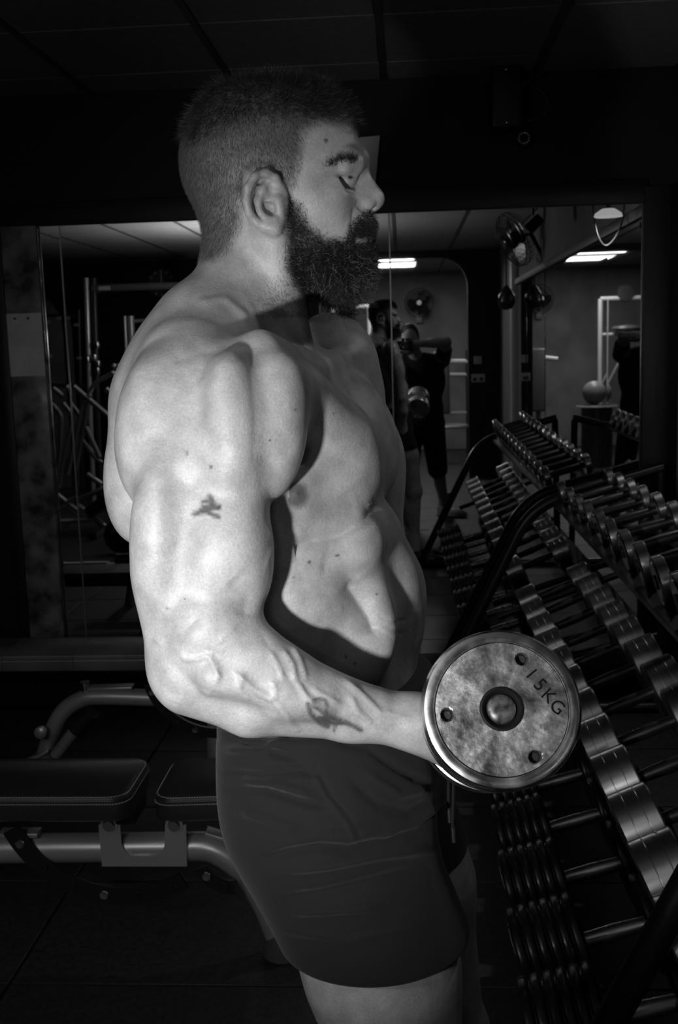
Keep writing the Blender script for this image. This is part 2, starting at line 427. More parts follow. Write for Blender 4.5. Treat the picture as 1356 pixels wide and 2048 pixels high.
# paper sheet on the wall above the mirror
bmp = B(); pts = [(-.285, 2.272), (-.088, 2.282), (-.126, 1.96), (-.30, 1.955)]
vs = [bmp.bm.verts.new((x, DM+.002-(.004 if k > 1 else .0), z)) for k, (x, z) in enumerate(pts)]; vb = [bmp.bm.verts.new((v.co.x, v.co.y-.0012, v.co.z)) for v in vs]
bmp.bm.faces.new(vs); bmp.bm.faces.new(list(reversed(vb)))
for k in range(4): bmp.bm.faces.new((vs[k], vs[(k+1) % 4], vb[(k+1) % 4], vb[k]))
bmesh.ops.translate(bmp.bm, vec=(.21, -DM, -2.13), verts=bmp.bm.verts)
link('paper_sheet', bmp.mesh('paper_sheet', mat('paper', .60, .7)), loc=(-.21, DM-.030, 2.13), label='grey paper sheet on the black wall behind his nose', cat='paper')
# ------------------------------------------------------------------ the man lifting a dumbbell
def r_(px, Y): return px*Y/F_PX
M_ = SDF()
YC = 1.29                                     # his middle
ch = 20
# trunk
M_.ell(W(525, 925, YC), (.120, .155, .205), .03, tilt=16, yaw=-ch)                 # rib cage
M_.ell(W(625, 1200, YC), (.112, .145, .19), .05, tilt=14, yaw=-16)              # waist
M_.ell(W(648, 1480, YC), (.120, .160, .15), .05, tilt=8, yaw=-8)               # hips
M_.ell(W(352, 870, 1.19), (.050, .07, .115), .05, tilt=4, yaw=-20)             # shoulder blade, near
M_.ell(W(298, 945, 1.15), (.046, .045, .080), .04, tilt=-14, yaw=-10)            # near lat
M_.ell(W(420, 900, 1.42), (.07, .07, .17), .04, tilt=8)                        # far back
M_.ell(W(640, 935, 1.215), (.062, .086, .070), .022, tilt=26, yaw=-38)          # near pec
M_.cap(W(575, 800, 1.14), .045, W(655, 880, 1.21), .05, .03)                      # pec towards the arm
M_.ell(W(705, 875, 1.375), (.054, .085, .088), .020, tilt=18, yaw=-14)          # far pec
M_.ell(W(650, 1090, 1.19), (.07, .06, .055), .03, tilt=10, yaw=-25)            # ribs under the pec
M_.ell(W(735, 1105, 1.245), (.040, .055, .060), .03, tilt=-6, yaw=-25)          # upper abdomen
M_.ell(W(768, 1215, 1.275), (.042, .060, .075), .03, tilt=-14, yaw=-22)         # lower abdomen
M_.ell(W(770, 1225, 1.34), (.042, .065, .085), .035, tilt=-10, yaw=5)           # far half of the belly
M_.ell(W(648, 1250, 1.195), (.085, .050, .085), .03, tilt=24, yaw=-14)         # oblique
M_.ell(W(800, 1260, 1.31), (.018, .04, .022), .02)                             # fold above the waistband
M_.cap(W(530, 1000, 1.140), .050, W(580, 1200, 1.150), .050, .04)
# neck, traps, clavicle
M_.cap(W(500, 660, YC), .066, W(517, 470, YC), .057, .02)
M_.cap(W(470, 560, 1.25), .035, W(565, 705, 1.24), .020, .012)                    # neck muscle
M_.cap(W(545, 470, 1.24), .024, W(598, 690, 1.265), .014, .02)
M_.cap(W(450, 620, 1.27), .052, W(385, 735, 1.15), .058, .03)                    # trapezius
M_.cap(W(470, 640, 1.33), .050, W(560, 720, 1.43), .050, .03)
M_.cap(W(400, 660, 1.22), .045, W(330, 800, 1.20), .055, .04)
M_.cap(W(520, 700, 1.10), .020, W(632, 742, 1.25), .015, .02)                    # collar bone
M_.cap(W(640, 735, 1.31), .014, W(690, 715, 1.44), .018, .02)
# far shoulder and arm
M_.ell(W(662, 745, 1.47), (.066, .068, .080), .025)
M_.cap(W(690, 800, 1.49), .055, W(765, 1180, 1.50), .043, .02)
M_.ell(W(735, 960, 1.49), (.052, .055, .09), .02, tilt=-10)
M_.chain([(W(765, 1180, 1.50), .043), (W(775, 1300, 1.49), .045), (W(775, 1480, 1.46), .030), (W(772, 1540, 1.455), .027)], .012)
# near shoulder: three heads
M_.ell(W(425, 865, 1.092), (.070, .060, .082), .03)
M_.ell(W(322, 868, 1.082), (.046, .052, .080), .018, tilt=-8)                     # rear
M_.ell(W(385, 790, 1.11), (.055, .045, .050), .04)
M_.ell(W(468, 872, 1.050), (.036, .047, .084), .018, tilt=2)                     # middle
M_.ell(W(550, 850, 1.078), (.033, .043, .073), .018, tilt=-6)                     # front
M_.ell(W(505, 775, 1.11), (.055, .045, .038), .03)
# near upper arm
UA, EL, WR = W(420, 930, 1.055), W(382, 1290, 1.035), W(835, 1445, 1.085)
M_.cap(UA+np.array([0, .014, 0]), .055, EL+np.array([0, .008, 0]), .043, .02)
M_.ell(W(326, 1080, 1.040), (.032, .044, .092), .016, tilt=-4)                     # triceps, outer head
M_.ell(W(360, 1090, 1.085), (.042, .045, .10), .015)
M_.ell(W(472, 1085, 1.048), (.037, .048, .078), .012, tilt=4)                      # biceps
M_.ell(W(428, 1135, 1.035), (.024, .034, .062), .022, tilt=-6)                     # brachialis
M_.ell(W(440, 1210, 1.045), (.034, .036, .045), .014, tilt=30)
M_.cap(W(340, 1150, 1.04), .032, W(352, 1325, 1.04), .026, .014)                   # triceps tendon, elbow
# near forearm
M_.cap(W(372, 1345, 1.035), .034, WR, .024, .02)
M_.cap(W(415, 1255, 1.03), .042, W(560, 1365, 1.035), .036, .014)                    # brachioradialis
M_.cap(W(560, 1365, 1.035), .036, W(740, 1418, 1.065), .021, .012)
M_.cap(W(388, 1356, 1.045), .039, W(500, 1410, 1.045), .030, .012)                   # flexors along the ulna
M_.cap(W(500, 1410, 1.045), .030, W(700, 1440, 1.07), .020, .012)
M_.cap(W(430, 1350, 1.005), .022, W(640, 1400, 1.03), .016, .010)                   # extensors
M_.cap(W(700, 1430, 1.07), .026, W(850, 1446, 1.085), .0225, .012, fy=1.1)
# thighs, shins (the shoes are separate)
def leg(Yh, hip, mid, knee, ank, s=1.0):
    hip, mid, knee, ank = map(np.array, (hip, mid, knee, ank))
    M_.cap(hip, .103*s, mid, .084*s, .04); M_.cap(mid, .088*s, knee, .058*s, .03)
    M_.ell(mid+np.array([.004, 0, .02]), (.066*s, .070*s, .12*s), .03)
    M_.cap(knee, .056*s, ank, .036*s, .02); M_.ell(knee*.68+ank*.32+np.array([-.025, 0, 0]), (.052*s, .052*s, .11*s), .02)
    M_.ell(knee+np.array([.02, 0, .01]), (.042*s, .045*s, .05*s), .02)
leg(1.2, (-.105, 1.205, .93), (-.043, 1.19, .74), (.005, 1.18, .50), (.02, 1.19, .10))
leg(1.4, (-.08, 1.385, .93), (-.01, 1.405, .74), (.035, 1.42, .50), (.03, 1.42, .10), .97)
# head
YH = 1.295
def H(px, py, dy=0.0): return W(px, py, YH+dy)
M_.ell(H(532, 318), (.095, .077, .086), .02, tilt=0)                              # skull
M_.ell(H(480, 320), (.062, .068, .080), .02)                                     # back of the skull
M_.ell(H(606, 290), (.062, .064, .062), .02)                                     # forehead
M_.ell(H(560, 240), (.078, .060, .036), .02)                                     # top
M_.cap(H(496, 440), .050, H(510, 540), .056, .02)
M_.ell(H(622, 400), (.055, .060, .085), .03)                                     # mid face
M_.cap(H(560, 470, -.040), .022, H(685, 545, -.018), .022, .02)                    # jaw, near
M_.cap(H(560, 470, .040), .022, H(685, 545, .018), .022, .02)
M_.ell(H(678, 530), (.028, .034, .028), .02)                                     # chin
M_.ell(H(672, 480), (.040, .040, .045), .03)                                     # mouth mass
M_.ell(H(640, 400, -.044), (.030, .020, .026), .02)                                # cheek bones
M_.ell(H(640, 400, .044), (.030, .020, .026), .02)
M_.cap(H(704, 325, -.032), .011, H(716, 318, -.006), .011, .014)                    # brow ridge
M_.cap(H(704, 325, .032), .011, H(716, 318, .006), .011, .014)
M_.cap(H(660, 318, -.046), .011, H(704, 325, -.030), .011, .012)
M_.cap(H(660, 318, .046), .011, H(704, 325, .030), .011, .012)
M_.ell(H(700, 358, -.036), (.017, .014, .0105), .012, mode='s')                    # eye sockets
M_.ell(H(700, 358, .036), (.017, .014, .0105), .012, mode='s')
M_.cap(H(713, 338), .0085, H(745, 396), .0125, .012)                              # nose
M_.ell(H(747, 399), (.0115, .0115, .0105), .006)
M_.cap(H(700, 350), .012, H(722, 400), .016, .014)
M_.ell(H(728, 407, -.0145), (.0125, .0075, .0090), .004)                             # nostril wings
M_.ell(H(728, 407, .0145), (.0125, .0075, .0090), .004)
M_.ell(H(740, 416, -.0085), (.0080, .0042, .0042), .003, mode='s')
M_.ell(H(740, 416, .0085), (.0080, .0042, .0042), .003, mode='s')
for s_ in (-1, 1):                                                            # eyeballs and lids
    M_.ell(H(689, 354, s_*.0285), (.0140, .0140, .0138), .006)
    M_.ell(H(700, 354, s_*.0380), (.0112, .0095, .0027), .0012, mode='s')
    M_.ell(H(689, 354, s_*.0285), (.0127, .0127, .0126), .0004)
    M_.chain([(H(668, 339, s_*.046), .005), (H(688, 332, s_*.045), .0075), (H(710, 334, s_*.034), .0075)], .008)
M_.ell(H(729, 450), (.0120, .022, .010), .008)                                    # upper lip under the moustache
M_.ell(H(723, 481), (.0110, .019, .0070), .006)                                    # lower lip
M_.cap(H(738, 466, -.017), .0016, H(738, 466, .017), .0016, .004, mode='s')
# ear (both sides): shell, rim, inner fold, tragus, lobe
def ear(s_, full):
    def E_(px, py, d): return H(px, py, s_*d)
    M_.ell(E_(530, 400, .073), (.026, .010, .036), .008, tilt=12)
    if full: M_.ell(E_(527, 393, .092), (.0170, .0150, .0260), .004, tilt=12, mode='s')
    rim = [(561, 378), (552, 356), (532, 346), (510, 352), (496, 375), (493, 402), (499, 427), (514, 445), (533, 457)]
    dep = [.073, .080, .087, .092, .095, .095, .092, .087, .083]
    M_.chain([(E_(x, y, d), .0046) for (x, y), d in zip(rim, dep)], .003)
    if full:
        M_.chain([(E_(535, 364, .079), .0040), (E_(524, 380, .082), .0052), (E_(516, 402, .083), .0050), (E_(520, 423, .083), .0045), (E_(532, 433, .083), .0048), (E_(547, 437, .082), .0040)], .0035)
        M_.chain([(E_(546, 376, .077), .0030), (E_(533, 390, .079), .0036), (E_(528, 398, .080), .0034)], .003)
        M_.ell(E_(541, 413, .083), (.0085, .0095, .0105), .003, mode='s')
        M_.chain([(E_(534, 401, .080), .0024), (E_(546, 399, .079), .0028), (E_(556, 396, .077), .0030)], .003)
    M_.cap(E_(556, 400, .079), .0055, E_(560, 422, .079), .0048, .004)
    M_.chain([(E_(536, 452, .082), .0075), (E_(549, 456, .080), .0072), (E_(560, 438, .077), .0052)], .006)
ear(-1, True); ear(1, False)
# the holding hand: palm behind the front head of the dumbbell, fingers closed round the grip
DBA = W(1003, 1418, 1.015); DBD = W(962, 1452, 1.25)-DBA; DBN = DBD/np.linalg.norm(DBD)     # front face and direction of the dumbbell
GR = DBA+DBN*.095; UP = np.cross(DBN, [1, 0, 0]); UP /= np.linalg.norm(UP); UP = UP*np.sign(UP[2]); OUT = np.cross(UP, DBN)
if OUT[0] < 0: OUT = -OUT
def hand(S, G, ax, out, up, wrist, side=1):
    """fist round the bar through G along ax; out points away from the wrist, up across the palm"""
    def q(a, o, u): return G+ax*a+out*o+up*u
    S.cap(wrist, .026, q(0, -.045, -.028), .026, .02, fy=1.25)
    S.cap(q(-.024, -.030, -.030), .0165, q(-.026, .012, -.031), .0145, .010)
    S.cap(q(.000, -.030, -.031), .0170, q(.000, .012, -.033), .0150, .010)
    S.cap(q(.024, -.030, -.029), .0165, q(.026, .010, -.030), .0145, .010)
    for k_, (a, L) in enumerate(((-.030, .95), (-.010, 1.03), (.011, 1.0), (.031, .85))):
        r = .0092 if k_ < 3 else .0082
        S.chain([(q(a, .014, -.031), r+.001), (q(a, .033*L, -.010), r), (q(a, .027*L, .016), r*.95), (q(a, .004, .026*L), r*.88)], .0035)
    S.chain([(q(-side*.030, -.034, -.020), .0145), (q(-side*.036, -.022, .010), .0115), (q(-side*.020, .000, .028), .0095), (q(-side*.006, .016, .031), .0085)], .005)
hand(M_, GR, DBN, OUT, UP, WR, 1)
# far hand hanging, half curled
FH = W(772, 1540, 1.455)
def hang(S, w0, side=1, s=1.0):
    w0 = np.array(w0, float)
    def q(x, y, z): return w0+np.array([x, y*side, z])*s
    S.cap(q(0, 0, 0), .024*s, q(.006, 0, -.05), .026*s, .02); S.cap(q(.006, 0, -.03), .026*s, q(.010, 0, -.085), .024*s, .015, fy=.62)
    for k_, (x, L) in enumerate(((.030, .9), (.011, 1.0), (-.008, .95), (-.026, .78))):
        S.chain([(q(x, 0, -.082), .0100*s), (q(x+.004, -.006, -.082-.040*L), .0092*s), (q(x+.003, -.018, -.082-.066*L), .0086*s), (q(x, -.032, -.082-.080*L), .0075*s)], .004)
    S.chain([(q(.024, 0, -.030), .0140*s), (q(.042, -.010, -.060), .0115*s), (q(.044, -.018, -.090), .0095*s), (q(.040, -.026, -.110), .0080*s)], .006)
hang(M_, FH)
import time as _t
_t0 = _t.time()
MV_, MF_ = M_.mesh(h=MAN_H)
print('man grid', len(MV_), _t.time()-_t0)
MV_, MF_ = subdivide(MV_, MF_)
MV_ = M_.project(MV_, 1, .003)
MN = vnormals(MV_, MF_)
PX = PJ(MV_)
near = np.clip((-MN[:, 1]+.15)/.3, 0, 1)                     # faces the camera's side
AP = PX
arm = (MV_[:, 1] < 1.112)
disp = np.zeros(len(MV_))
def ridge(line, wd, hgt, mask=None, taper=True):
    d, t = seg_dist(AP, line); g = np.exp(-(d/wd)**(2 if hgt > 0 or wd < 9 or wd > 25 else 1.4))*hgt
    if taper: g *= np.clip(np.minimum(t, 1-t)*6+.25, 0, 1)
    g *= near
    if mask is not None: g = g*mask
    disp[:] += g
# veins on the forearm and round the elbow
for L_, wd, hg in (
    ([(355, 1305), (372, 1318), (395, 1318), (418, 1312), (428, 1330), (436, 1352), (428, 1368)], 6, .0020),
    ([(470, 1345), (492, 1362), (500, 1372), (515, 1384), (540, 1397), (548, 1400)], 6, .0022),
    ([(548, 1400), (552, 1380), (545, 1362)], 6, .0012), ([(485, 1350), (478, 1380), (500, 1402)], 7, .0014),
    ([(540, 1300), (560, 1335), (566, 1358)], 6, .0014), ([(565, 1298), (585, 1330), (592, 1362)], 6, .0014),
    ([(585, 1290), (600, 1320), (612, 1358)], 6, .0012), ([(592, 1362), (615, 1395), (650, 1425), (690, 1448)], 6, .0020),
    ([(548, 1400), (580, 1440), (600, 1465)], 6, .0014), ([(620, 1375), (680, 1410), (740, 1440)], 6, .0014),
    ([(690, 1360), (725, 1390), (760, 1425), (815, 1435)], 6, .0016), ([(700, 1395), (720, 1428), (745, 1450)], 7, .0014),
    ([(310, 1275), (325, 1290)], 5, .0014), ([(440, 1285), (455, 1268), (475, 1255)], 4, .0008), ([(535, 1050), (548, 1085), (530, 1140)], 4, .0007)):
    ridge(L_, wd, hg*1.45, arm)
# grooves between the muscles
for L_, wd, hg in (
    ([(408, 700), (403, 790), (398, 880), (402, 1000)], 30, -.0030), ([(500, 720), (512, 830), (508, 930)], 12, -.0012),
    ([(260, 920), (330, 935), (395, 985)], 20, -.0016), ([(560, 910), (490, 975), (420, 1005)], 26, -.0036),
    ([(460, 1160), (495, 1195), (490, 1235)], 24, -.0035),
    ([(330, 1310), (380, 1370), (450, 1400), (560, 1430)], 12, -.0022), ([(300, 1330), (318, 1370), (360, 1395)], 12, -.0012),
    ([(400, 1230), (370, 1260), (352, 1300)], 14, -.0022), ([(520, 1260), (560, 1330), (610, 1400)], 10, -.0012),
    ([(600, 1370), (660, 1410), (740, 1450)], 9, -.0012), ([(345, 725), (400, 700), (470, 705)], 14, -.0018),
    ([(480, 1255), (455, 1275), (440, 1290)], 5, -.0007)): ridge(L_, wd, hg, arm)
body = (MV_[:, 1] > 1.10)
for L_, wd, hg in (
    ([(560, 1108), (620, 1085), (680, 1070), (735, 1035), (757, 1010)], 14, -.0070), ([(590, 1060), (660, 1020), (715, 1000)], 16, -.0010),
    ([(700, 1165), (722, 1200), (742, 1235), (756, 1275)], 22, -.0110), ([(640, 1130), (690, 1140), (720, 1165)], 22, -.0030),
    ([(568, 972), (600, 935), (625, 910)], 4, .0018), ([(575, 985), (612, 945), (640, 915)], 4, -.0012),
    ([(560, 960), (590, 925), (615, 895)], 6, -.0020), ([(745, 1222), (785, 1245), (812, 1240)], 3, -.0010), ([(752, 1240), (790, 1262), (805, 1270)], 3, -.0009),
    ([(760, 1262), (790, 1280)], 3, -.0008), ([(700, 1010), (735, 985)], 5, -.0006), ([(600, 1025), (660, 1000), (720, 960)], 6, .0007),
    ([(395, 605), (450, 598), (500, 640)], 9, .0020), ([(745, 1005), (746, 1007)], 7, .0040), ([(590, 985), (593, 992)], 8, .0020)): ridge(L_, wd, hg, body)
# face lines
for L_, wd, hg in (
    ([(708, 412), (706, 440), (700, 468)], 4, -.0018), ([(716, 402), (713, 412), (722, 421)], 3, -.0014),
    ([(672, 372), (690, 382), (702, 372)], 5, -.0012), ([(650, 362), (665, 352)], 3, -.0005), ([(660, 300), (690, 306), (712, 300)], 4, -.0006),
    ([(655, 270), (690, 268), (708, 272)], 5, -.0006), ([(660, 335), (680, 322), (700, 318)], 5, .0010)): ridge(L_, wd, hg, body)
MV_ = MV_+MN*disp[:, None]
# skin tone: stubble, nipples, tattoos, lips
tone = np.full(len(MV_), .46)
def blot(line, wd, val, soft=2.5, mask=None):
    d, t = seg_dist(AP, line); a = np.clip((wd+soft-d)/(2*soft), 0, 1)*(near > .05)
    if mask is not None: a = a*mask
    tone[:] = tone*(1-a)+val*a
hp = AP[:, 1] < 640
d_, _ = seg_dist(AP, [(380, 200), (500, 165), (640, 165), (700, 215)])
hair_m = np.zeros(len(MV_))
def poly_in(p, poly, soft=8):
    Q = np.array(poly, float); n = len(Q); ins = np.zeros(len(p), bool)
    for i in range(n):
        a, b = Q[i], Q[(i+1) % n]; c = ((a[1] > p[:, 1]) != (b[1] > p[:, 1])) & (p[:, 0] < (b[0]-a[0])*(p[:, 1]-a[1])/(b[1]-a[1]+1e-9)+a[0]); ins ^= c
    d, _ = seg_dist(p, np.vstack([Q, Q[:1]])); return np.clip(.5+np.where(ins, d, -d)/(2*soft), 0, 1)
SCALP = [(330, 120), (560, 100), (760, 160), (735, 270), (690, 252), (640, 240), (605, 262), (600, 320), (588, 370), (560, 350), (525, 335), (492, 350), (480, 400), (480, 450), (455, 500), (425, 520), (340, 500)]
BEARD = [(575, 398), (602, 410), (618, 450), (650, 478), (690, 478), (704, 452), (730, 424), (755, 430), (760, 470), (780, 540), (750, 610), (650, 615), (600, 580), (575, 540), (572, 470)]
headm = (MV_[:, 2] > W(500, 640, YC)[2])
hm = poly_in(AP, SCALP, 12)*headm; bm_ = poly_in(AP, BEARD, 10)*headm
tone = tone*(1-.62*hm); tone = tone*(1-.86*bm_)
neckst = np.exp(-(seg_dist(AP, [(610, 560), (570, 600), (600, 640)])[0]/38)**2)*headm; tone *= 1-.35*neckst
blot([(590, 986), (592, 992)], 24, .15, 7, body); blot([(745, 1005), (746, 1006)], 9, .25, 3, body)
blot([(660, 326), (680, 318), (706, 316)], 4.5, .20, 3, body)
blot([(682, 356), (699, 355)], 2.6, .50, 1.2, body); blot([(699, 355), (703, 355)], 3.6, .02, 1.0, body)
blot([(716, 482), (728, 480)], 6, .36, 3, body)
for L_, wd in (([(418, 992), (425, 1006)], 5), ([(404, 1004), (418, 1000)], 4), ([(408, 1016), (436, 1014)], 6), ([(388, 1028), (410, 1022), (436, 1034)], 5), ([(400, 1020), (420, 1010)], 5)): blot(L_, wd, .10, 2.5, arm)
for L_, wd in (([(625, 1402), (636, 1398), (650, 1400), (656, 1412)], 4), ([(628, 1412), (646, 1422), (660, 1432), (680, 1440)], 5), ([(616, 1408), (622, 1428), (640, 1446), (650, 1450)], 5), ([(640, 1436), (668, 1446), (690, 1444), (722, 1460)], 5), ([(650, 1424), (655, 1452)], 6), ([(672, 1448), (668, 1462)], 3)): blot(L_, wd, .14, 2.5, arm)
for x, y, rr in ((652, 281, 4), (619, 1125, 3.5), (676, 1111, 3.5), (588, 1155, 2), (692, 1314, 3.5), (709, 1328, 2.5), (755, 1188, 2), (688, 1215, 2), (315, 1063, 2.5), (335, 1218, 2.5), (370, 1198, 2), (668, 829, 2), (590, 820, 2), (540, 880, 2), (372, 905, 3), (420, 936, 3)): blot([(x, y), (x+.5, y)], rr, .10, 1.2)
man = thing('person', 'bearded shirtless man in dark shorts curling a dumbbell in front of the mirror', 'person', (0.0, 1.3, 0.0))
def skin_mat(name, base=1.0):
    m = bpy.data.materials.new(name); m.use_nodes = True; nt = m.node_tree; b = nt.nodes['Principled BSDF']; N = nt.nodes.new; L = nt.links.new
    at = N('ShaderNodeVertexColor'); at.layer_name = 'tone'
    tc = N('ShaderNodeTexCoord')
    n1 = N('ShaderNodeTexNoise'); n1.inputs['Scale'].default_value = 38; n1.inputs['Detail'].default_value = 6; L(tc.outputs['Object'], n1.inputs['Vector'])
    mr = N('ShaderNodeMapRange'); mr.inputs['From Min'].default_value = .3; mr.inputs['From Max'].default_value = .7; mr.inputs['To Min'].default_value = .78*base; mr.inputs['To Max'].default_value = 1.18*base; L(n1.outputs['Fac'], mr.inputs['Value'])
    n2 = N('ShaderNodeTexNoise'); n2.inputs['Scale'].default_value = 420; n2.inputs['Detail'].default_value = 3; L(tc.outputs['Object'], n2.inputs['Vector'])
    mr2 = N('ShaderNodeMapRange'); mr2.inputs['From Min'].default_value = .3; mr2.inputs['From Max'].default_value = .7; mr2.inputs['To Min'].default_value = .88; mr2.inputs['To Max'].default_value = 1.10; L(n2.outputs['Fac'], mr2.inputs['Value'])
    mu = N('ShaderNodeMath'); mu.operation = 'MULTIPLY'; L(mr.outputs[0], mu.inputs[0]); L(mr2.outputs[0], mu.inputs[1])
    vm = N('ShaderNodeVectorMath'); vm.operation = 'SCALE'; L(at.outputs['Color'], vm.inputs[0]); L(mu.outputs[0], vm.inputs['Scale'])
    L(vm.outputs[0], b.inputs['Base Color'])
    b.inputs['Roughness'].default_value = .31; b.inputs['Specular IOR Level'].default_value = .5
    n3 = N('ShaderNodeTexNoise'); n3.inputs['Scale'].default_value = 260; n3.inputs['Detail'].default_value = 8; n3.inputs['Roughness'].default_value = .7; L(tc.outputs['Object'], n3.inputs['Vector'])
    bp = N('ShaderNodeBump'); bp.inputs['Distance'].default_value = .0006; bp.inputs['Strength'].default_value = .9; L(n3.outputs['Fac'], bp.inputs['Height']); L(bp.outputs[0], b.inputs['Normal'])
    return m
SKIN = skin_mat('skin')
O_MAN = np.array([0, 1.3, 0])
me = big_mesh('body', MV_-O_MAN, MF_, SKIN); set_tone(me, tone)
link('body', me, man)
print('man total', len(MV_), _t.time()-_t0)
# ------------------------------------------------------------------ hair, beard and brows: real strands, each set one object
def strands(name, P0, D0, L, r, m, parent, seg=3, curl=.0, droop=0.0, origin=O_MAN, wob=.25, tip=.25, tones=None):
    """thin three-sided hairs from roots P0 along D0"""
    n = len(P0); D = D0/(np.linalg.norm(D0, axis=1)[:, None]+1e-9); a = rng.normal(size=(n, 3)); X = np.cross(D, a); X /= np.linalg.norm(X, axis=1)[:, None]+1e-9; Y = np.cross(D, X)
    ph = rng.uniform(0, 6.28, n); L = np.broadcast_to(L, n)
    pts = [P0]; cur = P0.copy(); d = D.copy()
    for k in range(seg):
        ang = ph+k*1.9*(1+.3*rng.normal(size=n))
        d = d+curl*(X*np.cos(ang)[:, None]+Y*np.sin(ang)[:, None])+np.array([0, 0, -droop])+wob*.3*rng.normal(size=(n, 3))
        d /= np.linalg.norm(d, axis=1)[:, None]; cur = cur+d*(L/seg)[:, None]; pts.append(cur)
    V_ = []
    for k, p in enumerate(pts):
        rr = r*(1-(1-tip)*k/seg)
        for j in range(3):
            t = 2*math.pi*j/3; V_.append(p+(X*math.cos(t)+Y*math.sin(t))*rr)
    V_ = np.stack(V_, 1); nv = V_.shape[1]; base = (np.arange(n)*nv)[:, None]; F_ = []
    for k in range(seg):
        for j in range(3):
            a0, a1 = k*3+j, k*3+(j+1) % 3; F_.append(base+np.array([a0, a1, a1+3, a0+3]))
    F_ = np.concatenate(F_); me = big_mesh(name, V_.reshape(-1, 3)-origin, F_, m)
    return link(name, me, parent, kind='stuff')
def scatter(Vv, Fq, wt, n):
    c = Vv[Fq]; ar = np.linalg.norm(np.cross(c[:, 2]-c[:, 0], c[:, 3]-c[:, 1]), axis=1)/2; w2 = ar*wt[Fq].mean(1); w2 /= w2.sum()
    i = rng.choice(len(Fq), n, p=w2); u, v = rng.uniform(size=(2, n, 1)); q = c[i]
    return (q[:, 0]*(1-u)+q[:, 1]*u)*(1-v)+(q[:, 3]*(1-u)+q[:, 2]*u)*v, i
HAIR = mat('hair', .022, .22, spec=.9); HAIR2 = mat('clipped_hair', .10, .38, spec=.6)
MN = vnormals(MV_, MF_)
def norm_of(i): return MN[MF_[i, 0]]
# masks that hold on both sides of the head: the near side's outline mirrored through the head's middle plane
mirP = MV_.copy(); mirP[:, 1] = YH-np.abs(MV_[:, 1]-YH); AP2 = PJ(mirP)
earz = (np.abs(np.abs(MV_[:, 1]-YH)-.09) < .016) & (AP2[:, 0] > 486) & (AP2[:, 0] < 575) & (AP2[:, 1] > 338) & (AP2[:, 1] < 468)
sc_m = poly_in(AP2, SCALP, 10)*headm*(~earz)
TOP = [(330, 100), (560, 60), (780, 120), (760, 262), (712, 236), (640, 228), (560, 225), (480, 235), (420, 262), (385, 275), (350, 240)]
top_m = poly_in(AP2, TOP, 16)*headm
P_, i_ = scatter(MV_, MF_, sc_m*(1-top_m*.9), 34000)
nn = norm_of(i_); fl = nn*.55+np.array([.05, 0, -.75])
strands('clipped_hair', P_, fl, rng.uniform(.003, .0065, len(P_)), .00009, HAIR2, man, seg=1)
P_, i_ = scatter(MV_, MF_, sc_m*top_m+1e-9, 26000)
nn = norm_of(i_); q = PJ(P_); tt = np.clip((q[:, 0]-380)/340, 0, 1)[:, None]
fl = nn*(.35+.4*tt)+np.array([.45, 0, .0])*tt+np.array([-.20, 0, -.55])*(1-tt)+rng.normal(size=nn.shape)*.18
lump = .5+.5*np.sin(P_[:, 0]*190+3*np.sin(P_[:, 1]*120))*np.sin(P_[:, 1]*150+2)
strands('top_hair', P_, fl, rng.uniform(.007, .012, len(P_))+.007*lump, .00013, HAIR, man, seg=3, curl=.35, droop=.05)
be_m = poly_in(AP2, BEARD, 8)*headm
DENSE = [(640, 490), (690, 490), (708, 440), (732, 428), (752, 436), (752, 470), (770, 540), (745, 610), (650, 615), (590, 560), (578, 500), (600, 500)]
dn = poly_in(AP2, DENSE, 20)
lipz = np.exp(-(seg_dist(AP2, [(715, 481), (732, 481)])[0]/9)**2)
wt = be_m*(.10+.9*dn)*(1-np.clip(lipz*1.3, 0, 1))+1e-12
P_, i_ = scatter(MV_, MF_, wt, 24000)
nn = norm_of(i_); q = PJ(P_); low = np.clip((q[:, 1]-470)/110, 0, 1)*np.clip((q[:, 0]-585)/80, 0, 1)
Lh = .004+.017*low*rng.uniform(.6, 1.15, len(P_)); Lh = Lh*np.where(rng.uniform(size=len(P_)) < .06, 1.8, 1.0); ms = (q[:, 1] < 472) & (q[:, 0] > 700); Lh[ms] = .008
fl = nn*.8+np.array([.10, 0, -.35])+rng.normal(size=nn.shape)*.25; fl[ms] = nn[ms]*.5+np.array([.25, 0, -.9])
strands('beard', P_, fl, Lh, .00026, HAIR, man, seg=4, curl=.75, droop=.05, wob=.7)
# stubble at the beard's edge and on the neck
st = np.clip(be_m*(1-dn)+neckst*.6, 0, 1)
P_, i_ = scatter(MV_, MF_, st*headm+1e-12, 9000)
strands('stubble', P_, norm_of(i_)*.6+np.array([.1, 0, -.7]), rng.uniform(.003, .006, len(P_)), .00009, HAIR, man, seg=1)
bw = np.exp(-(seg_dist(AP2, [(662, 327), (685, 318), (711, 318)])[0]/6)**2)*headm*(np.abs(MV_[:, 1]-YH) > .008)
P_, i_ = scatter(MV_, MF_, bw+1e-12, 900)
strands('eyebrow_hair', P_, norm_of(i_)*.4+np.array([-.3, 0, .25])+rng.normal(size=P_.shape)*.2, .007, .00012, HAIR, man, seg=2)

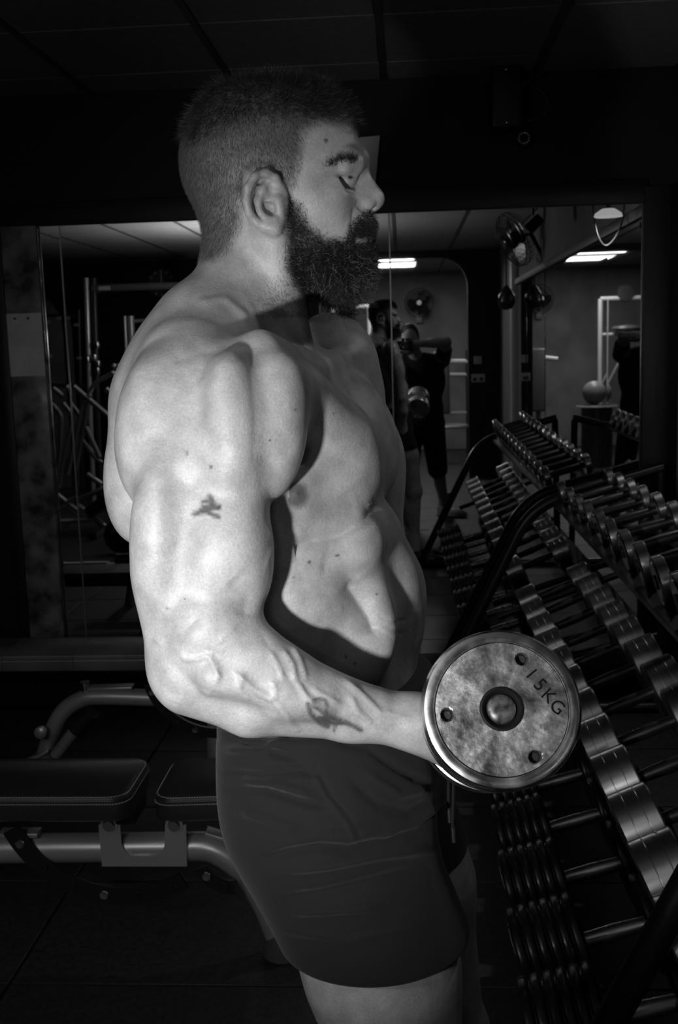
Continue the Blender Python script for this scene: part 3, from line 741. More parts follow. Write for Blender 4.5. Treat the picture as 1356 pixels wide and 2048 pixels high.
GLINT = mat('glint_hair', .50, .25, spec=.9)  # paler strands paint the light's glints into the dark beard
lowm = np.clip((AP2[:, 1]-500)/60, 0, 1)*np.clip((AP2[:, 0]-600)/60, 0, 1)
P_, i_ = scatter(MV_, MF_, be_m*lowm+1e-12, 900)
strands('beard_glint_hair', P_, norm_of(i_)*.8+np.array([.1, 0, -.3])+rng.normal(size=P_.shape)*.3, rng.uniform(.014, .024, len(P_)), .00013, GLINT, man, seg=5, curl=.6, wob=.5)
P_, i_ = scatter(MV_, MF_, be_m*.4+1e-12, 350)
strands('short_glint_hair', P_, norm_of(i_)*.8+np.array([.1, 0, -.3])+rng.normal(size=P_.shape)*.3, .008, .00016, GLINT, man, seg=3, curl=.8, wob=.8)
P_, i_ = scatter(MV_, MF_, sc_m*top_m+1e-9, 700)
q = PJ(P_); tt = np.clip((q[:, 0]-380)/340, 0, 1)[:, None]
strands('top_glint_hair', P_, norm_of(i_)*.7+np.array([.45, 0, .0])*tt+np.array([-.20, 0, -.4])*(1-tt)+rng.normal(size=P_.shape)*.12, .017, .00018, mat('top_glint', .14, .25, spec=.9), man, seg=4, curl=.3)  # lighter strands stand for glints on the top hair
# ------------------------------------------------------------------ his shorts, socks and shoes
S_ = SDF()
S_.ell(W(655, 1440, YC), (.126, .168, .165), .03, tilt=10, yaw=-8)
S_.ell(W(655, 1560, 1.215), (.125, .098, .15), .04, tilt=4); S_.ell(W(660, 1560, 1.37), (.120, .095, .15), .04, tilt=4)
S_.cap((-.110, 1.205, .93), .112, (-.043, 1.188, .775), .106, .04)
S_.cap((-.085, 1.385, .93), .110, (-.035, 1.405, .80), .104, .04)
S_.cap((-.005, 1.27, 1.00), .035, (.005, 1.29, .93), .035, .03)
def cutplane(S, p, nrm, side):
    """cut away what lies beyond the plane through p"""
    nrm = np.array(nrm, float); nrm /= np.linalg.norm(nrm); p = np.array(p, float)
    S._add('s', lambda P: -((P-p)@nrm), np.array(side[0]), np.array(side[1]), .008)
cutplane(S_, (-.05, 1.30, .788), (.06, 0, -1), ((-.35, 1.0, .5), (.30, 1.65, .85)))
S_.cap((-.042, 1.19, .70), .080, (-.048, 1.19, .785), .080, .006, mode='s')
S_.cap((-.01, 1.405, .68), .076, (-.03, 1.405, .785), .076, .006, mode='s')
cutplane(S_, W(650, 1380, YC), (-.12, 0, 1), ((-.35, 1.05, 1.0), (.2, 1.6, 1.25)))
SV, SF = S_.mesh(h=MAN_H, newton=2)
SV, SF = subdivide(SV, SF); SV = S_.project(SV, 1, .003); SN = vnormals(SV, SF); SP = PJ(SV)
dz = np.zeros(len(SV)); nr = np.clip((-SN[:, 1]+.3)/.4, 0, 1)
for L_, wd, hg in (([(440, 1475), (510, 1490), (560, 1510), (600, 1520)], 9, -.004), ([(445, 1500), (520, 1500), (580, 1480)], 8, .0035), ([(445, 1545), (520, 1550), (600, 1540), (640, 1550)], 9, -.004),
    ([(455, 1580), (530, 1580), (590, 1600), (640, 1612), (660, 1605)], 8, -.004), ([(480, 1560), (560, 1572), (630, 1590)], 8, .003), ([(620, 1530), (650, 1590), (690, 1640), (715, 1690)], 5, .0016), ([(630, 1530), (662, 1590), (702, 1640), (728, 1690)], 5, -.0010),
    ([(520, 1720), (580, 1705), (640, 1695), (700, 1700), (780, 1680), (850, 1640)], 10, -.005), ([(560, 1740), (660, 1730), (760, 1710), (870, 1700)], 10, .004), ([(560, 1800), (640, 1790), (720, 1770), (850, 1735)], 12, -.004),
    ([(580, 1825), (680, 1820), (760, 1815)], 9, .003), ([(660, 1480), (740, 1500), (800, 1540), (860, 1570)], 9, -.0035), ([(700, 1560), (760, 1610), (820, 1625), (860, 1600)], 10, -.003), ([(720, 1540), (800, 1590), (860, 1575)], 9, .003),
    ([(480, 1620), (540, 1640), (600, 1660)], 10, .003), ([(760, 1680), (830, 1650), (875, 1610)], 8, .004), ([(560, 1860), (700, 1880), (880, 1840)], 7, .0016), ([(650, 1655), (720, 1650)], 5, .002)):
    d, t = seg_dist(SP, L_); dz += np.exp(-(d/wd)**2)*hg*np.clip(np.minimum(t, 1-t)*5+.2, 0, 1)*nr
SV = SV+SN*dz[:, None]*1.9
def cloth_mat(name, col, sc_=900):
    m = mat(name, col, .9, spec=.25, bump=(sc_, .0004), sheen=.1); return m
CLOTH = cloth_mat('shorts_cloth', .016)
shorts = link('shorts', big_mesh('shorts', SV-O_MAN, SF, CLOTH), man, label='dark jersey shorts with creases')
# waistband: a raised band round the top of the shorts, and the drawstring with metal tips
Wb = SDF(); Wb.ell(W(655, 1390, YC), (.134, .160, .15), .02, tilt=10, yaw=-10)
cutplane(Wb, W(650, 1362, YC), (-.12, 0, 1), ((-.35, 1.05, 1.0), (.2, 1.6, 1.25)))
cutplane(Wb, W(650, 1415, YC), (.12, 0, -1), ((-.35, 1.05, .8), (.2, 1.6, 1.02)))
wv, wf = Wb.mesh(h=.005, newton=1)
link('waistband', big_mesh('waistband', wv-O_MAN, wf, cloth_mat('band_cloth', .06, 500)), man)
for k_, (x0, y0, x1, y1) in enumerate(((893, 1500, 897, 1650), (903, 1510, 905, 1690))):
    Yd = 1.225
    b_1 = B().tube(spline([W(860, 1440, Yd)-O_MAN, W(x0, y0, Yd)-O_MAN, W(x1, y1-35, Yd)-O_MAN], 6), .0016, 8)
    st_ = b_1.obj('drawstring', CLOTH, man)
    B().tube([W(x1, y1-35, Yd)-O_MAN, W(x1+2, y1-6, Yd)-O_MAN], .0028, 10).obj('metal_tip', mat('tip_metal', .8, .25, 1.0), st_)
WHITE_ = mat('sock_white', .55, .9, bump=(600, .0004)); SHOE = mat('shoe_dark', .03, .5); SOLE = mat('shoe_sole', .35, .6)
def shoe(origin, x, y, par, upper, s=1.0, yaw=0.0, face=1):
    """trainer pointing along +x (face 1) or -x: sole and upper as parts"""
    R = Matrix.Rotation(math.radians(yaw), 3, 'Z')
    def g(a, b, c): v = R @ Vector((a*face, b, c)); return np.array([x+v.x*s, y+v.y*s, c*s])
    U = SDF(); U.ell(g(-.02, 0, .055), (.06*s, .040*s, .055*s), .02, yaw=yaw); U.ell(g(.08, 0, .038), (.10*s, .046*s, .036*s), .02, yaw=yaw); U.ell(g(.15, 0, .030), (.05*s, .043*s, .028*s), .02, yaw=yaw)
    U.cap(g(-.03, 0, .07), .036*s, g(-.03, 0, .115), .040*s, .02)
    v, f = U.mesh(h=.008, newton=1); v[:, 2] = np.maximum(v[:, 2], .022)
    u = link('shoe', big_mesh('shoe', v-origin, f, upper), par)
    Q = SDF(); Q.ell(g(-.02, 0, .016), (.066*s, .043*s, .022*s), .02, yaw=yaw); Q.ell(g(.09, 0, .016), (.115*s, .050*s, .020*s), .02, yaw=yaw)
    v, f = Q.mesh(h=.008, newton=1); v[:, 2] = np.clip(v[:, 2], .0, .030)
    link('sole', big_mesh('sole', v-origin, f, SOLE), u)
shoe(O_MAN, .035, 1.19, man, SHOE); shoe(O_MAN, .045, 1.42, man, SHOE)
for x, y in ((.02, 1.19), (.03, 1.42)):
    B().lathe([(.046, 0), (.050, .05), (.050, .12), (.047, .12), (.043, .0)], 24, Matrix.Translation(Vector((x, y-1.3, .10)))).obj('sock', WHITE_, man)
# ------------------------------------------------------------------ dumbbells and their rack
CHROME = mat('chrome', .75, .24, 1.0); CHR2 = mat('dull_chrome', .5, .28, 1.0, rnoise=(30, .2, .38)); GRIP = mat('black_grip', .02, .35, bump=(900, .0003)); CAST = mat('black_cast', .018, .30, rnoise=(50, .22, .4)); RACK = mat('rack_paint', .012, .33)
RUBB = mat('rubber_black', .012, .6)
XA = Matrix.Rotation(math.pi/2, 4, 'Y')
def rib_head(r, w, grooves, bev=.004, seg=36):
    """profile along the axis of a grooved round head, from -w/2 to w/2"""
    p = [(0, -w/2), (r*.80, -w/2), (r*.82, -w/2+.002), (r-bev, -w/2+.0005), (r, -w/2+bev)]
    for g in range(1, grooves+1):
        h = -w/2+w*g/(grooves+1); p += [(r, h-.0012), (r-.0022, h), (r, h+.0012)]
    p += [(r, w/2-bev), (r-bev, w/2-.0005), (r*.82, w/2-.002), (r*.80, w/2), (0, w/2)]
    return p
_cache = {}
def chrome_db(r, w, grip_l, grooves, key, hm=CHROME):
    if key not in _cache:
        _cache[key] = (B().lathe(rib_head(r, w, grooves), 36, XA).mesh('head', hm),
                       B().lathe([(0, -grip_l/2), (.0135, -grip_l/2), (.0150, -grip_l*.2), (.0165, 0), (.0150, grip_l*.2), (.0135, grip_l/2), (0, grip_l/2)], 16, XA).mesh('grip', GRIP),
                       B().lathe([(0, -.003), (r*.30, -.003), (r*.32, 0), (r*.30, .003), (0, .003)], 18, XA).mesh('end_cap', GRIP))
    return _cache[key]
def put_db(loc, tilt, meshes, w, grip_l, label, group, yaw=0.0):
    t = thing('dumbbell', label, 'dumbbell', loc, (0, -tilt, yaw), group)
    link('grip', meshes[1], t)
    for s in (-1, 1):
        h = link('head', meshes[0], t, loc=(s*(grip_l/2+w/2), 0, 0)); link('end_cap', meshes[2], h, loc=(s*(w/2+.001), 0, 0))
    return t
ORD = ['first', 'second', 'third', 'fourth', 'fifth', 'sixth', 'seventh', 'eighth', 'ninth', 'tenth', 'eleventh', 'twelfth', 'thirteenth', 'fourteenth', 'fifteenth', 'sixteenth']
RY0, RY1 = 4.26, 1.50
TM = math.radians(23)
# middle tier: chrome
for k in range(12):
    y = 4.06-.232*k*(1-.004*k); r = .060+.0024*k; w_ = .078+.0006*k; g_ = .135
    ms = chrome_db(r, w_, g_, 2, 'm%d' % k)
    cx, cz = .545, .545+.0035*k
    put_db((cx, y, .545+(r-.06)/math.cos(TM)), TM, ms, w_, g_, 'chrome grooved dumbbell on the middle tier, %s from the mirror' % ORD[k], 'chrome dumbbells on the middle tier', rng.normal()*.02)
# top tier: chrome discs
TT = math.radians(16)
for k in range(13):
    y = 4.08-.200*k; r = .046+.0016*k; w_ = .030; g_ = .150
    ms = chrome_db(r, w_, g_, 0, 't%d' % k)
    put_db((.665, y, .939+(r-.046)/math.cos(TT)), TT, ms, w_, g_, 'chrome disc dumbbell on the top tier, %s from the mirror' % ORD[k], 'chrome dumbbells on the top tier', rng.normal()*.03)
# bottom tier: black cast, each head a stack of discs
def cast_head(r, w, n):
    p = [(0, -w/2), (r*.86, -w/2)]; d = w/n
    for i in range(n):
        a = -w/2+i*d; p += [(r*.90, a+.0005), (r*.985, a+d*.2), (r, a+d*.42), (r*.985, a+d*.72), (r*.90, a+d*.95)]
    p += [(r*.86, w/2), (0, w/2)]
    return p
TB = math.radians(16)
WHT = mat('white_paint', .6, .5)
def text(s, size, m, parent, loc, rot, ext=.0006, name='number', sx=1.0):
    c = bpy.data.curves.new(name, 'FONT'); c.body = s; c.size = size; c.align_x = 'CENTER'; c.align_y = 'CENTER'; c.extrude = ext
    o = bpy.data.objects.new(name, c); COL.objects.link(o); dg = bpy.context.evaluated_depsgraph_get(); me = bpy.data.meshes.new_from_object(o.evaluated_get(dg)); bpy.data.objects.remove(o)
    me.materials.clear(); me.materials.append(m); q = link(name, me, parent, loc=loc); q.rotation_euler = rot; q.scale = (sx, 1, 1); return q
for k in range(9):
    y = 4.02-.272*k; r = .082+.0028*k; w_ = .115+.004*k; g_ = .125; n = 5 if k < 5 else 6
    ms = (B().lathe(cast_head(r, w_, n), 36, XA).mesh('head', CAST), B().lathe([(0, -g_/2), (.016, -g_/2), (.018, 0), (.016, g_/2), (0, g_/2)], 16, XA).mesh('grip', CHR2), B().lathe([(0, -.002), (r*.35, -.002), (r*.37, 0), (r*.35, .002), (0, .002)], 18, XA).mesh('end_cap', CAST))
    t = put_db((.405, y, .2437+(r-.082)/math.cos(TB)), TB, ms, w_, g_, 'black ribbed dumbbell on the bottom tier, %s from the mirror' % ORD[k], 'black dumbbells on the bottom tier', rng.normal()*.02)
    if k in (6, 7):
        hd = [c for c in t.children if c.name.startswith('head')][0]
        text('600', .060, WHT, hd, (-w_/2-.0012, -.01, .050), (math.pi/2, 0, -math.pi/2))
rk = thing('dumbbell_rack', 'black three-tier tube dumbbell rack along the side mirror', 'rack', (.62, (RY0+RY1)/2, 0))
def R0(x, y, z): return Vector((x-.62, y-(RY0+RY1)/2, z))
for y in (RY0-.03, RY1+.02):
    path = fillet([(.07, y, .022), (.475, y, .845), (.98, y, .985)], .13, 9)
    fr_ = B().tube([R0(*p) for p in path], .024, 16).obj('end_frame', RACK, rk)
    B().tube([R0(.97, y, .97), R0(.99, y, .03)], .022, 12).obj('back_post', RACK, rk)
    B().tube([R0(.05, y, .022), R0(1.0, y, .022)], .022, 12).obj('foot_bar', RACK, rk)
    for (xa, za, xb, zb) in ((.17, .13, .97, .32), (.31, .40, .97, .62)): B().tube([R0(xa+.03, y, za), R0(xb, y, zb)], .014, 10).obj('shelf_arm', RACK, rk)
    B().lathe([(0, 0), (.030, 0), (.030, .035), (0, .035)], 16, Matrix.Translation(R0(.06, y, 0))).obj('rubber_foot', RUBB, rk)
def rail(x, z, t, w2=.05):
    B().box(R0(x, (RY0+RY1)/2, z), (w2, RY0-RY1-.04, .004), rot=(0, -t, 0)).obj('rail', RACK, rk)
    B().box(R0(x-w2/2*math.cos(t), (RY0+RY1)/2, z-.008-w2/2*math.sin(t)), (.004, RY0-RY1-.04, .016), rot=(0, -t, 0)).obj('rail_lip', RACK, rk)
rail(.475, .4475, TM); rail(.672, .530, TM); rail(.590, .866, TT, .06); rail(.770, .917, TT, .06); rail(.330, .133, TB, .08); rail(.55, .196, TB, .08)
# ------------------------------------------------------------------ the dumbbell in his hand
STEEL = bpy.data.materials.new('worn_steel'); STEEL.use_nodes = True
def _steel():
    nt = STEEL.node_tree; b = nt.nodes['Principled BSDF']; N = nt.nodes.new; L = nt.links.new
    tc = N('ShaderNodeTexCoord')
    def nz(s, d, lo, hi, a=.35, c=.65):
        n = N('ShaderNodeTexNoise'); n.inputs['Scale'].default_value = s; n.inputs['Detail'].default_value = d; n.inputs['Roughness'].default_value = .65; L(tc.outputs['Object'], n.inputs['Vector'])
        r = N('ShaderNodeMapRange'); r.inputs['From Min'].default_value = a; r.inputs['From Max'].default_value = c; r.inputs['To Min'].default_value = lo; r.inputs['To Max'].default_value = hi; L(n.outputs['Fac'], r.inputs['Value']); return r
    c1 = nz(18, 8, .14, .80, .38, .66); c2 = nz(160, 5, .75, 1.1); mu = N('ShaderNodeMath'); mu.operation = 'MULTIPLY'; L(c1.outputs[0], mu.inputs[0]); L(c2.outputs[0], mu.inputs[1])
    cc = N('ShaderNodeCombineColor')
    for k in range(3): L(mu.outputs[0], cc.inputs[k])
    L(cc.outputs[0], b.inputs['Base Color']); b.inputs['Metallic'].default_value = .85
    r1 = nz(40, 6, .26, .46); L(r1.outputs[0], b.inputs['Roughness'])
    n = N('ShaderNodeTexNoise'); n.inputs['Scale'].default_value = 60; n.inputs['Detail'].default_value = 8; L(tc.outputs['Object'], n.inputs['Vector']); bp = N('ShaderNodeBump'); bp.inputs['Distance'].default_value = .0012; L(n.outputs['Fac'], bp.inputs['Height']); L(bp.outputs[0], b.inputs['Normal'])
_steel()
RIM = mat('bright_rim', .75, .22, 1.0, rnoise=(30, .16, .34))
hd_ = thing('dumbbell', 'worn round steel dumbbell marked 15KG held in his fist', 'dumbbell', tuple(DBA))
Rz = Vector(-DBN).to_track_quat('Z', 'Y').to_matrix()        # local z = out of the front face
# local x to the right in the picture
ux = Vector((1, 0, 0)); zl = Vector(-DBN); ux = (ux-zl*ux.dot(zl)).normalized(); uy = zl.cross(ux); Rz = Matrix((ux, uy, zl)).transposed()
hd_.rotation_euler = Rz.to_euler()
RH = .0785; TH = .058
def head_prof(front=True):
    return [(0, -.012), (.0632, -.012), (.0636, .0), (.0655, .0022), (.0672, .0022), (.070, .0030), (.0748, .0015), (.0775, -.003), (RH, -.010), (RH, -.024), (.0765, -.0275), (RH, -.031), (RH, -TH+.008), (.0765, -TH+.002), (.070, -TH), (0, -TH)]
h1 = B().lathe([(r, z) for r, z in head_prof()], 96).obj('head', RIM, hd_)
def face_disc():
    """face plate with three bolt holes and a sunken hub"""
    b = bmesh.new(); R_, r0 = .0640, .0200; th_n = 220; nr_ = 52
    holes = [(-.0530, -.0055), (.0215, .0480), (.0300, -.0455)]
    rr = [r0+(R_-r0)*k/nr_ for k in range(nr_+1)]; g = []
    for r in rr:
        row = []
        for a in range(th_n):
            t = 2*math.pi*a/th_n; x, y = r*math.cos(t), r*math.sin(t); z = .0012
            for hx, hy in holes:
                d = math.hypot(x-hx, y-hy)
                if d < .0062:
                    z = .0012-.009*(min(1, (.0062-d)/.0016))
            row.append(b.verts.new((x, y, z)))
        g.append(row)
    for i in range(nr_):
        for a in range(th_n): b.faces.new((g[i][a], g[i+1][a], g[i+1][(a+1) % th_n], g[i][(a+1) % th_n]))
    inner = [b.verts.new((v.co.x*.98, v.co.y*.98, -.004)) for v in g[0]]
    for a in range(th_n): b.faces.new((inner[a], g[0][a], g[0][(a+1) % th_n], inner[(a+1) % th_n]))
    c = b.verts.new((0, 0, -.004))
    for a in range(th_n): b.faces.new((c, inner[a], inner[(a+1) % th_n]))
    bmesh.ops.recalc_face_normals(b, faces=b.faces); me = bpy.data.meshes.new('face_plate'); b.to_mesh(me); b.free(); me.materials.append(STEEL); me.materials.append(RUBB)
    for p_ in me.polygons:
        c_ = p_.center
        if any(math.hypot(c_.x-hx, c_.y-hy) < .0056 for hx, hy in holes): p_.material_index = 1
    me.polygons.foreach_set('use_smooth', np.ones(len(me.polygons), dtype=bool)); me.set_sharp_from_angle(angle=math.radians(50)); return me
fp = link('face_plate', face_disc(), h1)
B().lathe([(.0205, .0005), (.0215, .0022), (.0190, .0030), (.0165, .0010), (.0150, -.0025), (0, -.0025)], 40).obj('hub_ring', mat('hub_dark', .010, .6, spec=.15), fp)
B().lathe([(.0140, -.0025), (.0140, .0005), (.0120, .0020), (.006, .0026), (0, .0028)], 32).obj('hub_bolt', mat('hub_bolt', .12, .35, .7, noise=(120, .03, .25)), fp)
INK = mat('stamped_mark', .006, .8, spec=.1)
ang = -math.radians(52)
for k_, chx in enumerate('15KG'):
    t = ang; cxp, cyp = .0300+.0078*k_, .0335-.0108*k_
    text(chx, .0185, INK, fp, (cxp, cyp, .0013), (0, 0, ang+.05*k_), .0002, name='stamped_letter')
link('grip', B().lathe([(0, -TH-.126), (.0150, -TH-.126), (.0165, -TH-.085), (.0175, -TH-.063), (.0165, -TH-.040), (.0150, -TH), (0, -TH)], 24).mesh('grip', CHR2), hd_)
DL = float(np.linalg.norm(DBD))-.055+.0
h2 = B().lathe([(r, -z-DL-.0) for r, z in head_prof()][::-1], 96).obj('head', RIM, hd_)
# ------------------------------------------------------------------ benches
LEATH = mat('black_leather', .035, .34, bump=(420, .0004)); SILV = mat('silver_paint', .62, .33, .45); DARKM = mat('dark_metal', .03, .35, .3); THREAD = mat('thread', .7, .7); ZINC = mat('zinc_bolt', .7, .22, 1.0)
def pad_outline(x0, x1, y0, y1, r, n=6):
    o = []
    for cx, cy, a0 in ((x1-r, y0+r, -90), (x1-r, y1-r, 0), (x0+r, y1-r, 90), (x0+r, y0+r, 180)):
        for k in range(n+1): a = math.radians(a0+90*k/n); o.append((cx+r*math.cos(a), cy+r*math.sin(a)))
    return o
def pad(par, x0, x1, y0, y1, zt, th, name, tilt=0.0, org=(0, 0, 0), r=.045, seam=(), LEATH=LEATH):
    b = bmesh.new(); prof = [(0.012, 0), (0, .008), (0, th-.018), (.0035, th-.007), (.012, th)]
    c = ((x0+x1)/2, (y0+y1)/2); rings = []
    for ins, z in prof: rings.append([b.verts.new((x, y, z)) for x, y in pad_outline(x0+ins-c[0], x1-ins-c[0], y0+ins-c[1], y1-ins-c[1], max(r-ins*.6, .008))])
    n = len(rings[0])
    for A, C in zip(rings[:-1], rings[1:]):
        for k in range(n): b.faces.new((A[k], A[(k+1) % n], C[(k+1) % n], C[k]))
    b.faces.new(list(reversed(rings[0]))); b.faces.new(rings[-1])
    me = bpy.data.meshes.new(name); b.to_mesh(me); b.free(); me.materials.append(LEATH); me.polygons.foreach_set('use_smooth', np.ones(len(me.polygons), dtype=bool)); me.set_sharp_from_angle(angle=math.radians(50))
    o = link(name, me, par, loc=(c[0]-org[0], c[1]-org[1], zt-th-org[2])); o.rotation_euler = (0, tilt, 0)
    # piping and a double row of stitching along the top edge
    for k_, (ins, dz, rr, nm, mm) in enumerate(((.001, th-.013, .0026, 'piping', LEATH),)):
        ol = pad_outline(x0+ins-c[0], x1-ins-c[0], y0+ins-c[1], y1-ins-c[1], r); ol.append(ol[0])
        B().tube([(x, y, dz) for x, y in ol], rr, 6, caps=False).obj(nm, mm, o)
    st = B()
    for ins, dz in ((-.0006, th-.020), (.0052, th-.0048)):
        ol = pad_outline(x0+ins-c[0], x1-ins-c[0], y0+ins-c[1], y1-ins-c[1], r, 5); P = [Vector((x, y, dz)) for x, y in ol]; P.append(P[0])
        for p, q in zip(P[:-1], P[1:]):
            L = (q-p).length; m = max(1, int(L/.0062)); d = (q-p)/m
            for i in range(m):
                a, e = p+d*(i+.15), p+d*(i+.80); mid = (a+e)/2; st.box(mid, ((e-a).length, .0016, .0016), rot=(0, 0, math.atan2(d.y, d.x)))
    so = st.obj('stitching', THREAD, o); so['kind'] = 'stuff'
    for x in seam: B().tube([(x-c[0], y0-c[1]-.0005, .01), (x-c[0], y0-c[1]-.0005, th-.004), (x-c[0], y0-c[1]+.012, th+.0005), (x-c[0], y1-c[1]-.012, th+.0005)], .0022, 6).obj('pad_seam', LEATH, o)
    return o
def lad(par, cen, r0, r1, a0, a1, y, m, holes, org):
    """curved plate with a row of holes"""
    b = B(); n = 28
    for yy in (y-.003, y+.003): pass
    v = []
    for k in range(n+1):
        a = math.radians(a0+(a1-a0)*k/n); v.append([b.bm.verts.new((cen[0]+r*math.cos(a)-org[0], yy-org[1], cen[1]+r*math.sin(a)-org[2])) for r in (r0, r1) for yy in (y-.004, y+.004)])
    for k in range(n):
        A, C = v[k], v[k+1]
        for i, j in ((0, 1), (1, 3), (3, 2), (2, 0)): b.bm.faces.new((A[i], A[j], C[j], C[i]))
    b.bm.faces.new((v[0][0], v[0][1], v[0][3], v[0][2])); b.bm.faces.new((v[-1][0], v[-1][1], v[-1][3], v[-1][2]))
    o = b.obj('adjusting_arc', m, par)
    for k in range(holes):
        a = math.radians(a0+(a1-a0)*(k+.5)/holes); rm = (r0+r1)/2
        B().lathe([(.0, 0), (.010, 0), (.012, .002), (.010, .004), (0, .003)], 14, Matrix.Translation(Vector((cen[0]+rm*math.cos(a)-org[0], y-.0045-org[1], cen[1]+rm*math.sin(a)-org[2]))) @ Matrix.Rotation(math.pi/2, 4, 'X')).obj('arc_hole', ZINC if k % 3 == 0 else RUBB, o)
    return o
# near bench
NB = np.array([-.75, 2.48, 0]); nb = thing('weight_bench', 'black padded bench with silver tube frame, nearer one beside the man', 'bench', tuple(NB))
pad(nb, -1.75, -.672, 2.352, 2.602, .462, .068, 'back_pad', org=NB)
pad(nb, -.615, -.12, 2.352, 2.602, .466, .066, 'seat_pad', org=NB, tilt=-.03)
yb = 2.47
def Q(px, py, Y=yb): return Vector(W(px, py, Y)-NB)
zt = W(100, 1697, yb)[2]
path = [Vector((-1.75, yb, zt)), Vector(W(0, 1697, yb)), Vector(W(370, 1693, yb)), Vector(W(425, 1696, yb)), Vector(W(485, 1735, yb)), Vector(W(532, 1805, yb)), Vector(W(566, 1890, yb))]
path = [p-Vector(NB) for p in [Vector((-1.75, yb, W(0, 1697, yb)[2]))]+path[1:]]
B().tube([path[0], path[1]]+spline(path[2:], 6), .036, 18).obj('frame_tube', SILV, nb)
B().lathe([(0, 0), (.052, 0), (.050, .02), (.044, .05), (.038, .07), (0, .07)], 20, Matrix.Translation(Q(568, 1905))).obj('rubber_foot', mat('rubber_grey', .10, .6), nb)
B().tube([path[0]+Vector((.12, 0, 0)), path[0]+Vector((.06, 0, -.30))], .034, 14).obj('rear_leg', SILV, nb)
# U bracket with its two ears and bolts
yk = 2.428
def QK(px, py): v = Q(px, py, yk); return (v.x, v.z)
ul = [(197, 1650), (240, 1650), (243, 1690), (250, 1703), (262, 1712), (310, 1712), (325, 1703), (329, 1690), (330, 1650), (372, 1650), (374, 1733), (204, 1733)]
Mx = Matrix(((1, 0, 0, 0), (0, 0, 1, Q(200, 1700, yk).y), (0, 1, 0, 0), (0, 0, 0, 1)))
B().prism([QK(*p) for p in ul], .006, Mx).obj('pivot_bracket', SILV, nb)
for px in (218, 348):
    c = Q(px, 1650, yk-.004)
    B().lathe([(0, 0), (.021, 0), (.021, -.006), (0, -.006)], 24, Matrix.Translation(c+Vector((0, 0, .0))) @ Matrix.Rotation(math.pi/2, 4, 'X')).obj('bracket_ear', SILV, nb)
    o = B().lathe([(0, .003), (.0125, .003), (.0145, 0), (.0145, -.003), (0, -.003)], 20, Matrix.Translation(c+Vector((0, -.006, 0))) @ Matrix.Rotation(math.pi/2, 4, 'X')).obj('pivot_bolt', ZINC, nb)
B().box(Q(445, 1672, 2.46), (.085, .04, .010), rot=(0, .32, 0), bev=.002).obj('top_plate', SILV, nb)
B().box(Q(40, 1665, 2.46), (.10, .04, .012), bev=.003).obj('top_plate', SILV, nb)
for x in (-.70, -.40, -1.2): B().box(Vector((x, 2.48, .385))-Vector(NB), (.05, .12, .05), bev=.004).obj('pad_mount', DARKM, nb)
cA = W(235, 1560, 2.43); lad(nb, (cA[0], cA[2]), .275, .320, 205, 300, 2.43, DARKM, 6, NB)
cB = W(470, 1690, 2.46); lad(nb, (cB[0], cB[2]), .060, .095, 200, 275, 2.40, DARKM, 2, NB)
# far bench
FB = np.array([-1.0, 3.66, 0]); fb = thing('weight_bench', 'black padded bench with curved silver tube, farther one nearer the mirror', 'bench', tuple(FB))
pad(fb, -2.6, -.50, 3.535, 3.785, .462, .062, 'back_pad', org=FB, seam=(-1.17, -1.42), LEATH=mat('lit_leather', .10, .42, noise=(6, .06, .16)))  # paler leather here puts the light on the pad into its colour
yf = 3.62
def Q2(px, py, Y=yf): return Vector(W(px, py, Y)-FB)
B().tube(spline([Q2(88, 1515), Q2(100, 1475), Q2(125, 1425), Q2(165, 1398), Q2(210, 1393), Q2(330, 1396), Q2(460, 1396)], 7), .030, 16).obj('frame_tube', SILV, fb)
B().tube([Q2(110, 1512, 3.55), Q2(155, 1455, 3.55)], .021, 14).obj('prop_sleeve', SILV, fb); B().tube([Q2(150, 1462, 3.55), Q2(185, 1425, 3.55)], .030, 14).obj('prop_grip', RUBB, fb)
B().box(Q2(85, 1505, 3.60), (.07, .06, .014), rot=(0, -.5, 0), bev=.003).obj('foot_plate', SILV, fb)
B().lathe([(0, 0), (.020, 0), (.022, .008), (.022, .020), (.014, .026), (0, .027)], 18, Matrix.Translation(Q2(84, 1462, 3.56)) @ Matrix.Rotation(math.pi/2, 4, 'X')).obj('end_knob', SILV, fb)
B().lathe([(0, 0), (.014, 0), (.014, .03), (.018, .03), (.018, .04), (0, .04)], 14, Matrix.Translation(Q2(171, 1385))).obj('stud', ZINC, fb)
B().box(Q2(222, 1374), (.16, .05, .010), rot=(0, -.02, 0), bev=.002).obj('top_plate', SILV, fb)
B().tube([Q2(430, 1398), Q2(430, 1500), Q2(430, 1600)], .028, 12).obj('rear_leg', SILV, fb)
B().tube([Q2(95, 1512), Vector((Q2(60, 1560).x, -.04, .03))], .028, 12).obj('front_leg', SILV, fb)
for x in (-1.3, -.9): B().box(Vector((x, 3.66, .395))-Vector(FB), (.05, .12, .04), bev=.004).obj('pad_mount', DARKM, fb)
cC = W(430, 1330, 3.56); lad(fb, (cC[0], cC[2]), .225, .262, 195, 275, 3.56, DARKM, 5, FB)
B().tube([(cC[0]-FB[0]+.222*math.cos(math.radians(a)), -.11, cC[2]+.222*math.sin(math.radians(a))) for a in range(195, 276, 5)], .003, 6).obj('arc_edge', SILV, fb)
